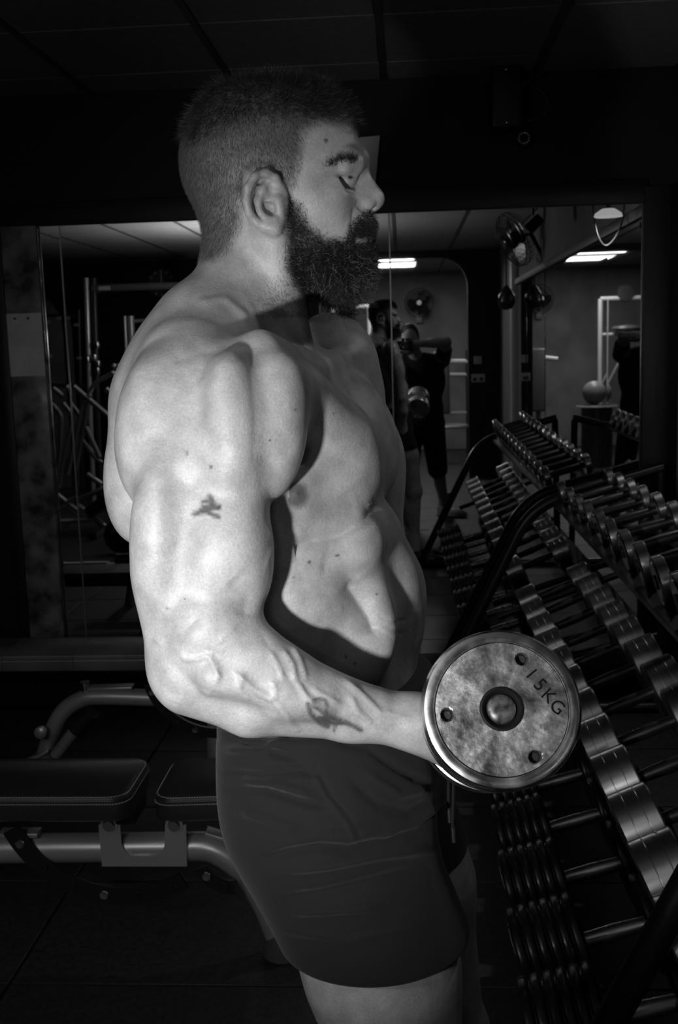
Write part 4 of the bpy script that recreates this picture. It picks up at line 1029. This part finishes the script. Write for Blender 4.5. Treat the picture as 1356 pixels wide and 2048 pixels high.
# ------------------------------------------------------------------ wall things above the mirror
def FW(px, py, dy=0.0): return Vector(W(px, py, DM-dy))
sp = thing('wall_speaker', 'small black speaker box high on the wall above the mirror', 'speaker', FW(1010, 200, .07))
B().box((0, 0, 0), (.115, .13, .225), bev=.012, seg=3).obj('cabinet', mat('speaker_black', .012, .35), sp); B().box((0, -.066, 0), (.095, .004, .20), bev=.002).obj('grille', RUBB, sp)
for z in (.094, -.094): B().lathe([(0, 0), (.004, 0), (.003, .002), (0, .003)], 10, Matrix.Translation(Vector((.0, -.068, z))) @ Matrix.Rotation(math.pi/2, 4, 'X')).obj('screw', ZINC, sp)
cm = thing('security_camera', 'tiny round camera with a ring of lights above the mirror', 'camera', FW(1047, 278, .05))
B().lathe([(0, .02), (.026, .02), (.028, .0), (.026, -.03), (.012, -.05), (0, -.05)][::-1], 24, Matrix.Rotation(math.pi/2, 4, 'X')).obj('housing', RUBB, cm)
B().lathe([(0, .0215), (.010, .0215), (.011, .020), (0, .019)], 18, Matrix.Rotation(math.pi/2, 4, 'X')).obj('lens', mat('lens_glass', .01, .05), cm)
for k in range(14):
    a = 2*math.pi*k/14; B().lathe([(0, .003), (.0022, .002), (.0026, 0), (0, 0)], 8, Matrix.Translation(Vector((.0195*math.cos(a), -.0205, .0195*math.sin(a)))) @ Matrix.Rotation(math.pi/2, 4, 'X')).obj('ring_lamp', ZINC, cm)
cb = B().tube(spline([FW(1062, 150, .03), FW(1058, 165, .05), FW(1075, 176, .05), FW(1092, 195, .05), (FW(1094, 220, .05)), FW(1075, 236, .05), FW(1052, 246, .05), FW(1043, 268, .03)], 6), .0032, 8)
o = link('cable', cb.mesh('cable', mat('cable_grey', .05, .4)), label='thin dark cable looping above the little camera', cat='cable')
br = B().tube([FW(1028, 178, .05), FW(1048, 168, .05), FW(1064, 152, .02)], .004, 8); link('metal_clip', br.mesh('metal_clip', mat('clip', .25, .3, .8)), label='short metal clip beside the speaker above the mirror', cat='clip')
# wall lamp by the side mirror, seen in the mirror
wl = thing('wall_lamp', 'small white lamp with a hanging cable high on the side wall', 'lamp', (0.93, 3.55, 2.04))
B().lathe([(0, .03), (.03, .03), (.06, .01), (.065, -.005), (.060, -.005), (.052, .006), (0, .02)], 28).obj('shade', mat('lamp_white', .6, .4, emis=.35), wl)
B().tube([(0, 0, .03), (.0, 0, .12), (.10, 0, .12)], .010, 10).obj('bracket', RUBB, wl)
B().tube(spline([(.08, 0, .12), (.06, -.02, -.05), (.0, -.04, -.13), (-.05, -.02, -.06), (-.06, 0, .10), (.05, 0, .13)], 6), .004, 8).obj('cord', RUBB, wl)
# ------------------------------------------------------------------ fans
FANB = mat('fan_black', .02, .25); FANC = mat('fan_wire', .03, .2)
def wall_fan(loc, aim, r, label, group=None):
    t = thing('wall_fan', label, 'fan', tuple(loc), group=group); t.rotation_euler = Vector(aim).to_track_quat('-Y', 'Z').to_euler()
    B().lathe([(0, .05), (.05, .05), (.06, .0), (.06, -.07), (.03, -.10), (0, -.10)], 20, Matrix.Rotation(-math.pi/2, 4, 'X')).obj('motor', FANB, t)
    cg = B()
    for k in range(28):
        a = 2*math.pi*k/28; d = Vector((math.cos(a), 0, math.sin(a)))
        cg.tube([d*.04+Vector((0, -.115, 0)), d*r*.6+Vector((0, -.10, 0)), d*r*.95+Vector((0, -.055, 0)), d*r+Vector((0, -.02, 0)), d*r*.92+Vector((0, .03, 0)), d*.06+Vector((0, .05, 0))], .0018, 4)
    for rr, y in ((r, -.02), (r*.97, -.05), (r*.6, -.10), (.04, -.115)): cg.tube([(rr*math.cos(a), y, rr*math.sin(a)) for a in [2*math.pi*k/32 for k in range(33)]], .003, 5, caps=False)
    o = cg.obj('guard', FANC, t)
    for k in range(3):
        a = 2*math.pi*k/3; b = B(); M_b = Matrix.Rotation(a, 4, 'Y')
        b.prism([(.03, -.02), (r*.55, -.09*r/.2), (r*.85, -.03), (r*.80, .055*r/.2), (r*.4, .05*r/.2), (.03, .02)], .004, M_b @ Matrix.Translation((0, -.045, 0)) @ Matrix.Rotation(math.radians(18), 4, 'X') @ Matrix.Rotation(math.pi/2, 4, 'X')); b.obj('blade', FANB, t)
    B().tube([(0, .05, 0), (0, .12, -.02), (0, .14, -r)], .016, 10).obj('bracket', FANB, t); B().box((0, .12, -r-.02), (.09, .05, .10), bev=.006).obj('wall_plate', mat('fan_plate', .25, .4), t)
    B().lathe([(0, -.118), (.034, -.118), (.036, -.112), (0, -.110)], 18, Matrix.Rotation(math.pi/2, 4, 'X') @ Matrix.Scale(-1, 4, (0, 0, 1))).obj('badge', ZINC, t)
    return t
pf = MV(845, 605, 15.2); wall_fan((pf.x, YF+.16, pf.z), (0, 1, 0), .20, 'black wall fan on the far wall seen through the archway')
wall_fan((.86, .25, 2.26), (-.75, .25, -.35), .21, 'black wall fan high on the side wall beside the photographer')
# ------------------------------------------------------------------ ceiling lights of the far room
PANEL = mat('light_panel', .8, .5, emis=1.15)
def panel(px, py, Z, w_, d_, label):
    p = MV(px, py, Z); t = thing('ceiling_light', label, 'light', (p.x, p.y, CE-.012), group='lit ceiling lights')
    link('diffuser', B().box((0, 0, 0), (w_, d_, .018), bev=.004).mesh('diffuser', PANEL), t); B().box((0, 0, .008), (w_+.05, d_+.05, .012), bev=.002).obj('frame', BAR, t)
pa = [(-.16, -3.95, .62, .62, 'lit square ceiling light just beyond the right archway'), (-.14, -5.0, .62, .62, 'lit square ceiling light farther inside the far room'), (-4.35, -5.6, .70, .30, 'lit ceiling light beyond the left archway')]
for x, y, w_, d_, lb in pa:
    t = thing('ceiling_light', lb, 'light', (x, y, CE-.012), group='lit ceiling lights')
    link('diffuser', B().box((0, 0, 0), (w_, d_, .018), bev=.004).mesh('diffuser', PANEL), t); B().box((0, 0, .008), (w_+.05, d_+.05, .012), bev=.002).obj('frame', BAR, t)
# ------------------------------------------------------------------ rear wall: clock, sockets
ck = MV(325, 567, 12.0); cl = thing('wall_clock', 'round dark wall clock behind the gym machines', 'clock', (ck.x, YB+.03, ck.z))
RX = Matrix.Rotation(-math.pi/2, 4, 'X')
B().lathe([(0, -.02), (.16, -.02), (.165, .0), (.158, .012), (.150, .004), (0, .004)], 40, RX).obj('case', mat('clock_face', .035, .5), cl)
for k in range(12):
    a = 2*math.pi*k/12; B().box((.128*math.sin(a), .006, .128*math.cos(a)), (.012, .003, .030), rot=(0, a, 0)).obj('hour_mark', mat('clock_mark', .45, .5) if k == 0 else bpy.data.materials['clock_mark'], cl)
B().box((0, .010, .05), (.010, .003, .11), rot=(0, .04, 0)).obj('minute_hand', bpy.data.materials['clock_mark'], cl); B().box((.0, .008, .03), (.012, .003, .07), rot=(0, -.02, 0)).obj('hour_hand', bpy.data.materials['clock_mark'], cl)
SOCK = mat('socket_plate', .42, .4)
a_1 = MV(961, 720, 11.98); s1 = thing('light_switch', 'single pale switch plate on the dark rear wall', 'switch', (a_1.x, YB+.006, a_1.z)); B().box((0, 0, 0), (.086, .010, .086), bev=.003).obj('plate', SOCK, s1); B().box((0, .008, 0), (.03, .008, .05), bev=.002).obj('rocker', SOCK, s1)
a_2 = MV(962, 756, 11.98); s2 = thing('wall_socket', 'double pale socket below the switch plate', 'socket', (a_2.x, YB+.006, a_2.z)); B().box((0, 0, 0), (.150, .010, .090), bev=.003).obj('plate', SOCK, s2)
for dx in (-.036, .036): B().box((dx, .006, -.012), (.036, .004, .036), bev=.001).obj('outlet', RUBB, s2)
# ------------------------------------------------------------------ machines seen in the mirror
TUBE = mat('machine_tube', .60, .28, .5); DT = mat('machine_dark', .05, .35, .3); WHT2 = mat('machine_white', .62, .4)
def mach(name, label, base, cat='machine'):
    t = thing(name, label, cat, tuple(base)); return t, Vector(base)
def mt(t, base, pts, r, name='tube', m=TUBE, fil=0.0, Z=None):
    P = [(MV(*p) if len(p) == 3 else MV(p[0], p[1], Z))-base for p in pts]
    if fil: P = fillet(P, fil, 5)
    return B().tube(P, r, 10).obj(name, m, t)
zb = 8.9
t, b0 = mach('leg_press', 'silver tube leg press machine left of the man in the mirror', (-2.5, 2*DM-zb, 0))
for pts, r in (([(148, 773), (224, 837), (262, 880)], .024), ([(122, 776), (141, 792)], .022), ([(221, 749), (190, 766), (166, 812), (140, 925), (133, 975)], .020), ([(96, 799), (120, 807), (139, 832), (136, 900), (131, 957)], .022),
    ([(172, 854), (200, 914)], .022), ([(166, 880), (190, 915), (205, 925)], .018), ([(180, 790), (168, 860), (150, 949)], .020), ([(124, 985), (215, 1056), (232, 1064), (290, 1066)], .026), ([(114, 1018), (150, 1003), (222, 970)], .024), ([(175, 948), (204, 968)], .024), ([(213, 778), (240, 800)], .024), ([(141, 806), (162, 832)], .022)):
    mt(t, b0, pts, r, fil=.06, Z=zb)
for px, py in ((226, 746), (238, 733), (240, 747), (229, 733)): p = MV(px, py, zb)-b0; B().lathe([(0, -.026), (.018, -.02), (.027, 0), (.018, .02), (0, .026)], 14, Matrix.Translation(p)).obj('knob', TUBE, t)
p = MV(152, 1040, zb)-b0; B().box(p, (.32, .10, .02), bev=.004).obj('foot_plate', WHT2, t)
p = MV(215, 1000, zb)-b0; B().box(p, (.30, .40, .10), rot=(0, -.6, 0), bev=.02).obj('seat', LEATH, t)
for xx in (124, 215): p = MV(xx, 1080, zb)-b0; B().box((p.x, 0, .03), (.06, .8, .06), bev=.006).obj('foot_bar', DT, t)
zc = 10.2
t, b0 = mach('power_rack', 'tall power rack with a cross beam in the left of the mirror', (-2.4, 2*DM-zc, 0))
for px in (173, 188): mt(t, b0, [(px, 556), (px+9, 850), (px+16, 1010)], .026, 'upright', DT if px > 180 else TUBE, Z=zc)
mt(t, b0, [(186, 577), (300, 573), (420, 570)], .035, 'cross_beam', mat('beam_grey', .10, .4), Z=zc)
mt(t, b0, [(186, 600), (193, 585), (210, 577)], .02, 'gusset', DT, Z=zc); mt(t, b0, [(420, 570), (428, 800), (434, 1010)], .03, 'upright', DT, Z=zc)
p = MV(212, 577, zc)-b0; B().box(p+Vector((0, .04, 0)), (.11, .004, .035)).obj('label_plate', mat('plate_pale', .5, .5), t)
for px, py in ((190, 715), (197, 728), (195, 690), (176, 720), (196, 742)): p = MV(px, py, zc-.06)-b0; B().lathe([(0, -.03), (.02, -.03), (.024, 0), (.02, .03), (0, .03)], 12, Matrix.Translation(p)).obj('pin', ZINC, t)
zd = 10.6
t, b0 = mach('cable_machine', 'cable tower with pale uprights behind the leg press', (-2.5, 2*DM-zd, 0))
for px, r, m in ((250, .016, TUBE), (262, .034, mat('tower_pale', .5, .3, .4)), (296, .030, DT)): mt(t, b0, [(px, 632), (px+6, 760), (px+18, 1010)], r, 'upright', m, Z=zd)
mt(t, b0, [(262, 643), (300, 640)], .018, 'top_bar', TUBE, Z=zd); B().box(MV(284, 720, zd)-b0, (.12, .10, .50), bev=.01).obj('weight_stack', DT, t)
p = MV(261, 718, zd-.12)-b0; B().box(p, (.05, .03, .14), bev=.01).obj('glint_block', mat('glint_block', .8, .2, .6), t)  # bright block stands for the light's glint on the upright
ze = 11.2
t, b0 = mach('pull_down_machine', 'dark pull down machine beside the leftmost mirror edge', (-3.6, 2*DM-ze, 0))
mt(t, b0, [(88, 630), (150, 631)], .018, 'top_bar', DT, Z=ze); mt(t, b0, [(85, 770), (172, 771)], .022, 'cross_bar', DT, Z=ze)
for px in (90, 158): mt(t, b0, [(px, 620), (px+4, 800), (px+8, 980)], .022, 'upright', DT, Z=ze)
for px, py in ((93, 634), (136, 636), (118, 712), (159, 716), (114, 644), (153, 650)): p = MV(px, py, ze-.05)-b0; B().box(p, (.05, .04, .03), bev=.006).obj('bracket', TUBE, t)
# far room: padded machine with pale arms, white frame, ball on a bin
zg = 13.6
t, b0 = mach('chest_machine', 'padded gym machine with pale arms below the wall fan', (.48, 2*DM-zg, 0))
B().box(MV(889, 765, zg)-b0, (.20, .10, .78), bev=.03, seg=3).obj('back_pad', mat('pad_grey', .09, .5), t)
mt(t, b0, [(848, 726), (872, 722)], .030, 'arm', WHT2, Z=zg); mt(t, b0, [(905, 723), (941, 723)], .034, 'arm', WHT2, Z=zg); mt(t, b0, [(905, 749), (940, 749)], .026, 'arm', WHT2, Z=zg); mt(t, b0, [(902, 826), (942, 825)], .022, 'arm', TUBE, Z=zg)
p = MV(908, 852, zg)-b0; B().tube([(p.x+.20*math.cos(a), p.y+.16*math.sin(a), p.z) for a in [2*math.pi*k/24 for k in range(25)]], .025, 8, caps=False).obj('ring_seat', TUBE, t)
mt(t, b0, [(889, 810), (892, 900), (894, 940)], .03, 'post', DT, Z=zg); mt(t, b0, [(941, 700), (944, 930)], .03, 'post', DT, Z=zg)
zh = 14.2; xw = [2*XR-MV(px, 650, zh).x for px in (1215, 1290)]
t, b0 = mach('pulley_frame', 'white upright pulley frame in the far room', (sum(xw)/2, 2*DM-zh, 0))
for x in xw: B().tube([(x-b0.x, 0, 0), (x-b0.x, 0, 2.0)], .030, 10).obj('upright', WHT2, t)
B().tube([(xw[0]-b0.x, 0, 2.0), (xw[1]-b0.x, 0, 2.0)], .030, 10).obj('top_bar', WHT2, t); B().tube([(xw[0]-b0.x, 0, 1.55), (xw[0]-b0.x-.18, 0, 1.55)], .022, 8).obj('side_arm', WHT2, t)
B().tube([(xw[0]-b0.x, 0, .85), (xw[0]-b0.x-.14, .3, 1.25)], .022, 8).obj('brace', WHT2, t)
B().lathe([(0, -.04), (.10, -.04), (.11, 0), (.10, .04), (0, .04)], 20, Matrix.Translation((0, 0, 2.06)) @ RX).obj('pulley', DT, t)
B().lathe([(0, -.05), (.17, -.03), (.19, 0), (.17, .03), (0, .05)], 20, Matrix.Translation((0, .1, 1.62))).obj('round_pad', mat('pad_dark', .10, .4), t); B().tube([(0, .1, 1.62), (0, .1, .5)], .03, 10).obj('post', DT, t)
zi = 12.9; xb = 2*XR-MV(1202, 790, zi).x
t, b0 = mach('exercise_ball', 'grey ball resting on a black drum stand', (xb, 2*DM-zi, .62), 'ball')
pz_ = MV(1202, 785, zi).z-.62
B().lathe([(0, -.14)]+[(.14*math.cos(a), .14*math.sin(a)) for a in [math.radians(d) for d in range(-75, 90, 15)]]+[(0, .14)], 20, Matrix.Translation((0, 0, pz_))).obj('ball_skin', mat('ball_grey', .30, .35), t)
t, b0 = mach('drum_stand', 'black round drum stand under the grey ball', (xb, 2*DM-zi, 0), 'stand')
zt_ = .62+pz_-.13; B().lathe([(0, 0), (.15, 0), (.15, zt_-.04), (.20, zt_-.04), (.20, zt_-.01), (0, zt_-.01)], 24).obj('drum', DT, t); B().lathe([(.20, zt_-.04), (.212, zt_-.03), (.20, zt_-.01)], 24).obj('rim', TUBE, t)
# hanging ball near the pale trim
pb = MV(1018, 598, 9.9); t = thing('speed_ball', 'small dark ball hanging on a cord by the pale post', 'ball', tuple(pb))
B().lathe([(0, -.10), (.05, -.085), (.078, -.03), (.070, .03), (.035, .09), (.012, .12), (0, .12)], 24).obj('ball_skin', mat('ball_leather', .03, .18), t); B().tube([(0, 0, .12), (0, 0, CE-pb.z)], .006, 6).obj('cord', RUBB, t)
# tape mark and slab on the floor, weight plate
tp = B(); A_, B_, C_ = (MV(118, 1125, 7.56), MV(208, 1125, 7.56), MV(208, 1142, 7.23))
xa, xb2, y1, y2 = -2.72, -2.13, 2*DM-7.56, 2*DM-7.23
tp.box(((xa+xb2)/2, y1, .002), (xb2-xa, .055, .002)); tp.box((xb2-.025, (y1+y2)/2, .002), (.05, abs(y2-y1)+.055, .002))
link('floor_tape', tp.mesh('floor_tape', mat('tape_white', .6, .6)), label='white tape corner stuck on the dark floor', cat='tape')
for (px, py, w_, d_, lb) in ((842, 1050, .28, .5, 'pale floor mat strip between the mirrored legs'), (905, 1145, .30, .22, 'pale floor marking beside the rack foot')):
    v = ray(px, py); k = -CAM[2]/v[2]; q = CAM+v*k
    link('floor_marking', B().box((0, 0, 0), (w_*.6, d_, .003)).mesh('floor_marking', mat('marking_grey', .30, .7)), loc=(q[0], 2*DM-q[1], .002), label=lb, cat='marking')
pw = MV(246, 1112, 7.9); t = thing('weight_plate', 'black round weight plate standing on the floor', 'weight', (pw.x, pw.y, .13))
B().lathe([(.014, -.02), (.12, -.02), (.13, -.012), (.13, .012), (.12, .02), (.10, .012), (.05, .012), (.04, .02), (.014, .02)], 32, RX).obj('disc', CAST, t)
# ------------------------------------------------------------------ the hand-held light on its stand and the photographer
st_ = thing('led_lamp', 'small lit panel lamp on a slim stand beside the photographer', 'lamp', (LAMP.x, LAMP.y-.045, 0))
B().box((0, 0, LAMP.z), (.12, .022, .08), bev=.004).obj('panel_body', RUBB, st_)
B().box((0, .0125, LAMP.z), (.105, .003, .065), bev=.001).obj('light_panel', mat('led_face', .8, .5, emis=3.0), st_)
B().tube([(0, 0, LAMP.z-.04), (0, 0, .45)], .009, 10).obj('pole', DT, st_)
for k in range(3):
    a = 2*math.pi*k/3+.4; B().tube([(0, 0, .50), (.30*math.cos(a), .30*math.sin(a), .012)], .008, 8).obj('leg', DT, st_)

up = thing('added_uplighter', 'added slim uplighter, out of view, behind the photographer on the left', 'lamp', (-1.3, -.2, 0))  # lamp body added out of view to carry the upward light
B().lathe([(0, 0), (.14, 0), (.14, .015), (.02, .03), (0, .03)], 28).obj('base', DT, up); B().tube([(0, 0, .02), (0, 0, 1.46)], .012, 10).obj('pole', DT, up)
B().lathe([(.01, 1.45), (.05, 1.46), (.11, 1.51), (.14, 1.59), (.136, 1.59), (.105, 1.52), (.05, 1.475), (0, 1.47)], 28).obj('bowl', DT, up)

so_ = thing('added_fill_lamp', 'added black fill lamp on a ceiling stem beside the wall fan', 'lamp', (.82, 1.62, 2.21))  # lamp body added to go with the chest fill light
aimr = Vector((-.84, -.20, -.80)).to_track_quat('-Z', 'Y').to_matrix().to_4x4()
B().lathe([(0, .07), (.028, .068), (.034, .05), (.038, -.045), (.035, -.045), (.031, .04), (0, .045)], 24, aimr).obj('added_fill_shade', FANB, so_)
B().tube([(0, 0, .06), (0, 0, CE-2.21)], .008, 8).obj('added_fill_stem', FANB, so_); B().lathe([(0, .28), (.04, .28), (.04, .262), (0, .262)], 20).obj('added_fill_rose', FANB, so_)
P_ = SDF(); px0, py0 = .13, -.42
def pp(x, y, z): return np.array([px0+x, py0+y, z*.945])
P_.ell(pp(0, 0, 1.26), (.19, .12, .22), .04); P_.ell(pp(0, 0, 1.02), (.165, .115, .18), .05); P_.ell(pp(0, 0, .90), (.175, .12, .12), .04)
P_.cap(pp(-.02, .02, 1.42), .055, pp(-.06, .06, 1.54), .055, .03); HC = pp(-.09, .17, 1.615)
P_.ell(HC, (.076, .098, .118), .01); P_.ell(HC+np.array([0, .06, -.055]), (.05, .05, .055), .03); P_.ell(HC+np.array([0, .10, -.01]), (.012, .02, .02), .01)
for s in (-1, 1): P_.ell(HC+np.array([s*.076, -.01, -.01]), (.010, .020, .032), .006)
P_.cap(pp(-.12, 0, 1.41), .06, pp(.12, 0, 1.41), .06, .03)
sh = pp(.18, 0, 1.44); el = (.335, -.20, 1.50); wr1 = (.075, -.115, 1.495)
P_.cap(sh, .055, el, .043, .02); P_.cap(el, .042, wr1, .026, .012); P_.ell((.24, -.17, 1.50), (.07, .04, .038), .02)
sh2 = pp(-.18, 0, 1.40); el2 = (-.02, -.20, 1.20); wr2 = (-.015, -.10, 1.385)
P_.cap(sh2, .055, el2, .040, .02); P_.cap(el2, .040, wr2, .025, .012)
def small_hand(S, w0, tgt, up):
    w0, tgt, up = (np.array(v, float) for v in (w0, tgt, up)); d = tgt-w0; L = np.linalg.norm(d); d /= L; sd = np.cross(d, up); sd /= np.linalg.norm(sd); u = np.cross(sd, d)
    S.cap(w0, .024, w0+d*.05, .026, .01); c = w0+d*.075
    for k, a in enumerate((-.028, -.009, .010, .028)):
        p0 = c+u*a-d*.02; S.chain([(p0, .0095), (p0+d*.030+sd*.010, .0088), (p0+d*.040+sd*.032, .0080), (p0+d*.026+sd*.044, .0072)], .004)
    S.chain([(w0+d*.03+u*.026, .0115), (w0+d*.055+u*.046+sd*.008, .0100), (w0+d*.085+u*.046+sd*.016, .0085)], .005)
small_hand(P_, wr1, (-.02, -.07, 1.495), (0, .25, 1)); small_hand(P_, wr2, (-.01, -.062, 1.43), (1, 0, 0))
for s, fx, fy in ((-1, -.06, -.02), (1, .10, -.25)):
    h_, k_, a_k = pp(s*.09, 0, .88), pp(s*.09+fx*.4, fy*.4+.02, .48), pp(s*.09+fx, fy, .09)
    P_.cap(h_, .092, k_, .060, .03); P_.cap(k_, .056, a_k, .038, .02); P_.ell(k_*.66+a_k*.34+np.array([0, -.025, 0]), (.050, .052, .10), .02)
PV, PF = P_.mesh(h=.0075, newton=2)
cam_man = thing('person', 'photographer in black clothes holding a camera, reflected in the wall mirror', 'person', (px0, py0, 0)); PO = np.array([px0, py0, 0])
me = big_mesh('body', PV-PO, PF, SKIN); set_tone(me, np.full(len(PV), .45)); link('body', me, cam_man)
def wear(name, ops, m, h=.009):
    S = SDF(); ops(S); v, f = S.mesh(h=h, newton=1); return link(name, big_mesh(name, v-PO, f, m), cam_man)
BLK = cloth_mat('black_cotton', .012)
def shirt(S):
    S.ell(pp(0, 0, 1.26), (.205, .135, .235), .04); S.ell(pp(0, 0, 1.00), (.185, .135, .20), .05); S.cap(pp(-.13, 0, 1.41), .075, pp(.13, 0, 1.41), .075, .03)
    S.cap(sh, .070, sh*.45+np.array(el)*.55, .064, .02); S.cap(sh2, .070, sh2*.5+np.array(el2)*.5, .060, .02)
wear('shirt', shirt, BLK)
def trou(S):
    S.ell(pp(0, 0, .90), (.190, .138, .14), .04)
    for s, fx, fy in ((-1, -.06, -.02), (1, .10, -.25)): S.cap(pp(s*.09, 0, .86), .105, pp(s*.09+fx*.4, fy*.4+.02, .46), .085, .03)
wear('shorts', trou, BLK)
def hr(S): S.ell(HC+np.array([0, -.015, .03]), (.082, .098, .105), .02); S.ell(HC+np.array([0, .085, .02]), (.065, .05, .075), .01, mode='s')
wear('short_hair', hr, HAIR, .008)
for s, fx, fy in ((-1, -.06, -.02), (1, .10, -.25)):
    q = pp(s*.09+fx, fy, 0); shoe(PO, q[0]+.01, q[1], cam_man, mat('shoe_pale', .5, .5), yaw=90 if s < 0 else 25)
    B().lathe([(.046, 0), (.050, .06), (.050, .14), (.044, .14), (.040, 0)], 20, Matrix.Translation(Vector((q[0]-px0, q[1]-py0, .07)))).obj('sock', WHITE_, cam_man)
cd = thing('camera', 'black photo camera held up by the photographer', 'camera', (0, -.075, 1.48))
B().box((0, 0, 0), (.130, .040, .085), bev=.010, seg=3).obj('camera_body', RUBB, cd)
B().box((0, .0, .052), (.05, .035, .024), bev=.006).obj('viewfinder', RUBB, cd)
B().lathe([(.022, .020), (.034, .020), (.036, .030), (.036, .050), (.033, .054), (.028, .054), (.026, .034), (.022, .022)], 28, Matrix.Rotation(-math.pi/2, 4, 'X')).obj('lens_barrel', DARKM, cd)
B().lathe([(0, .022), (.020, .024), (.024, .028), (.0, .032)], 24, Matrix.Rotation(-math.pi/2, 4, 'X')).obj('lens_glass', mat('front_glass', .02, .03, spec=.8), cd)
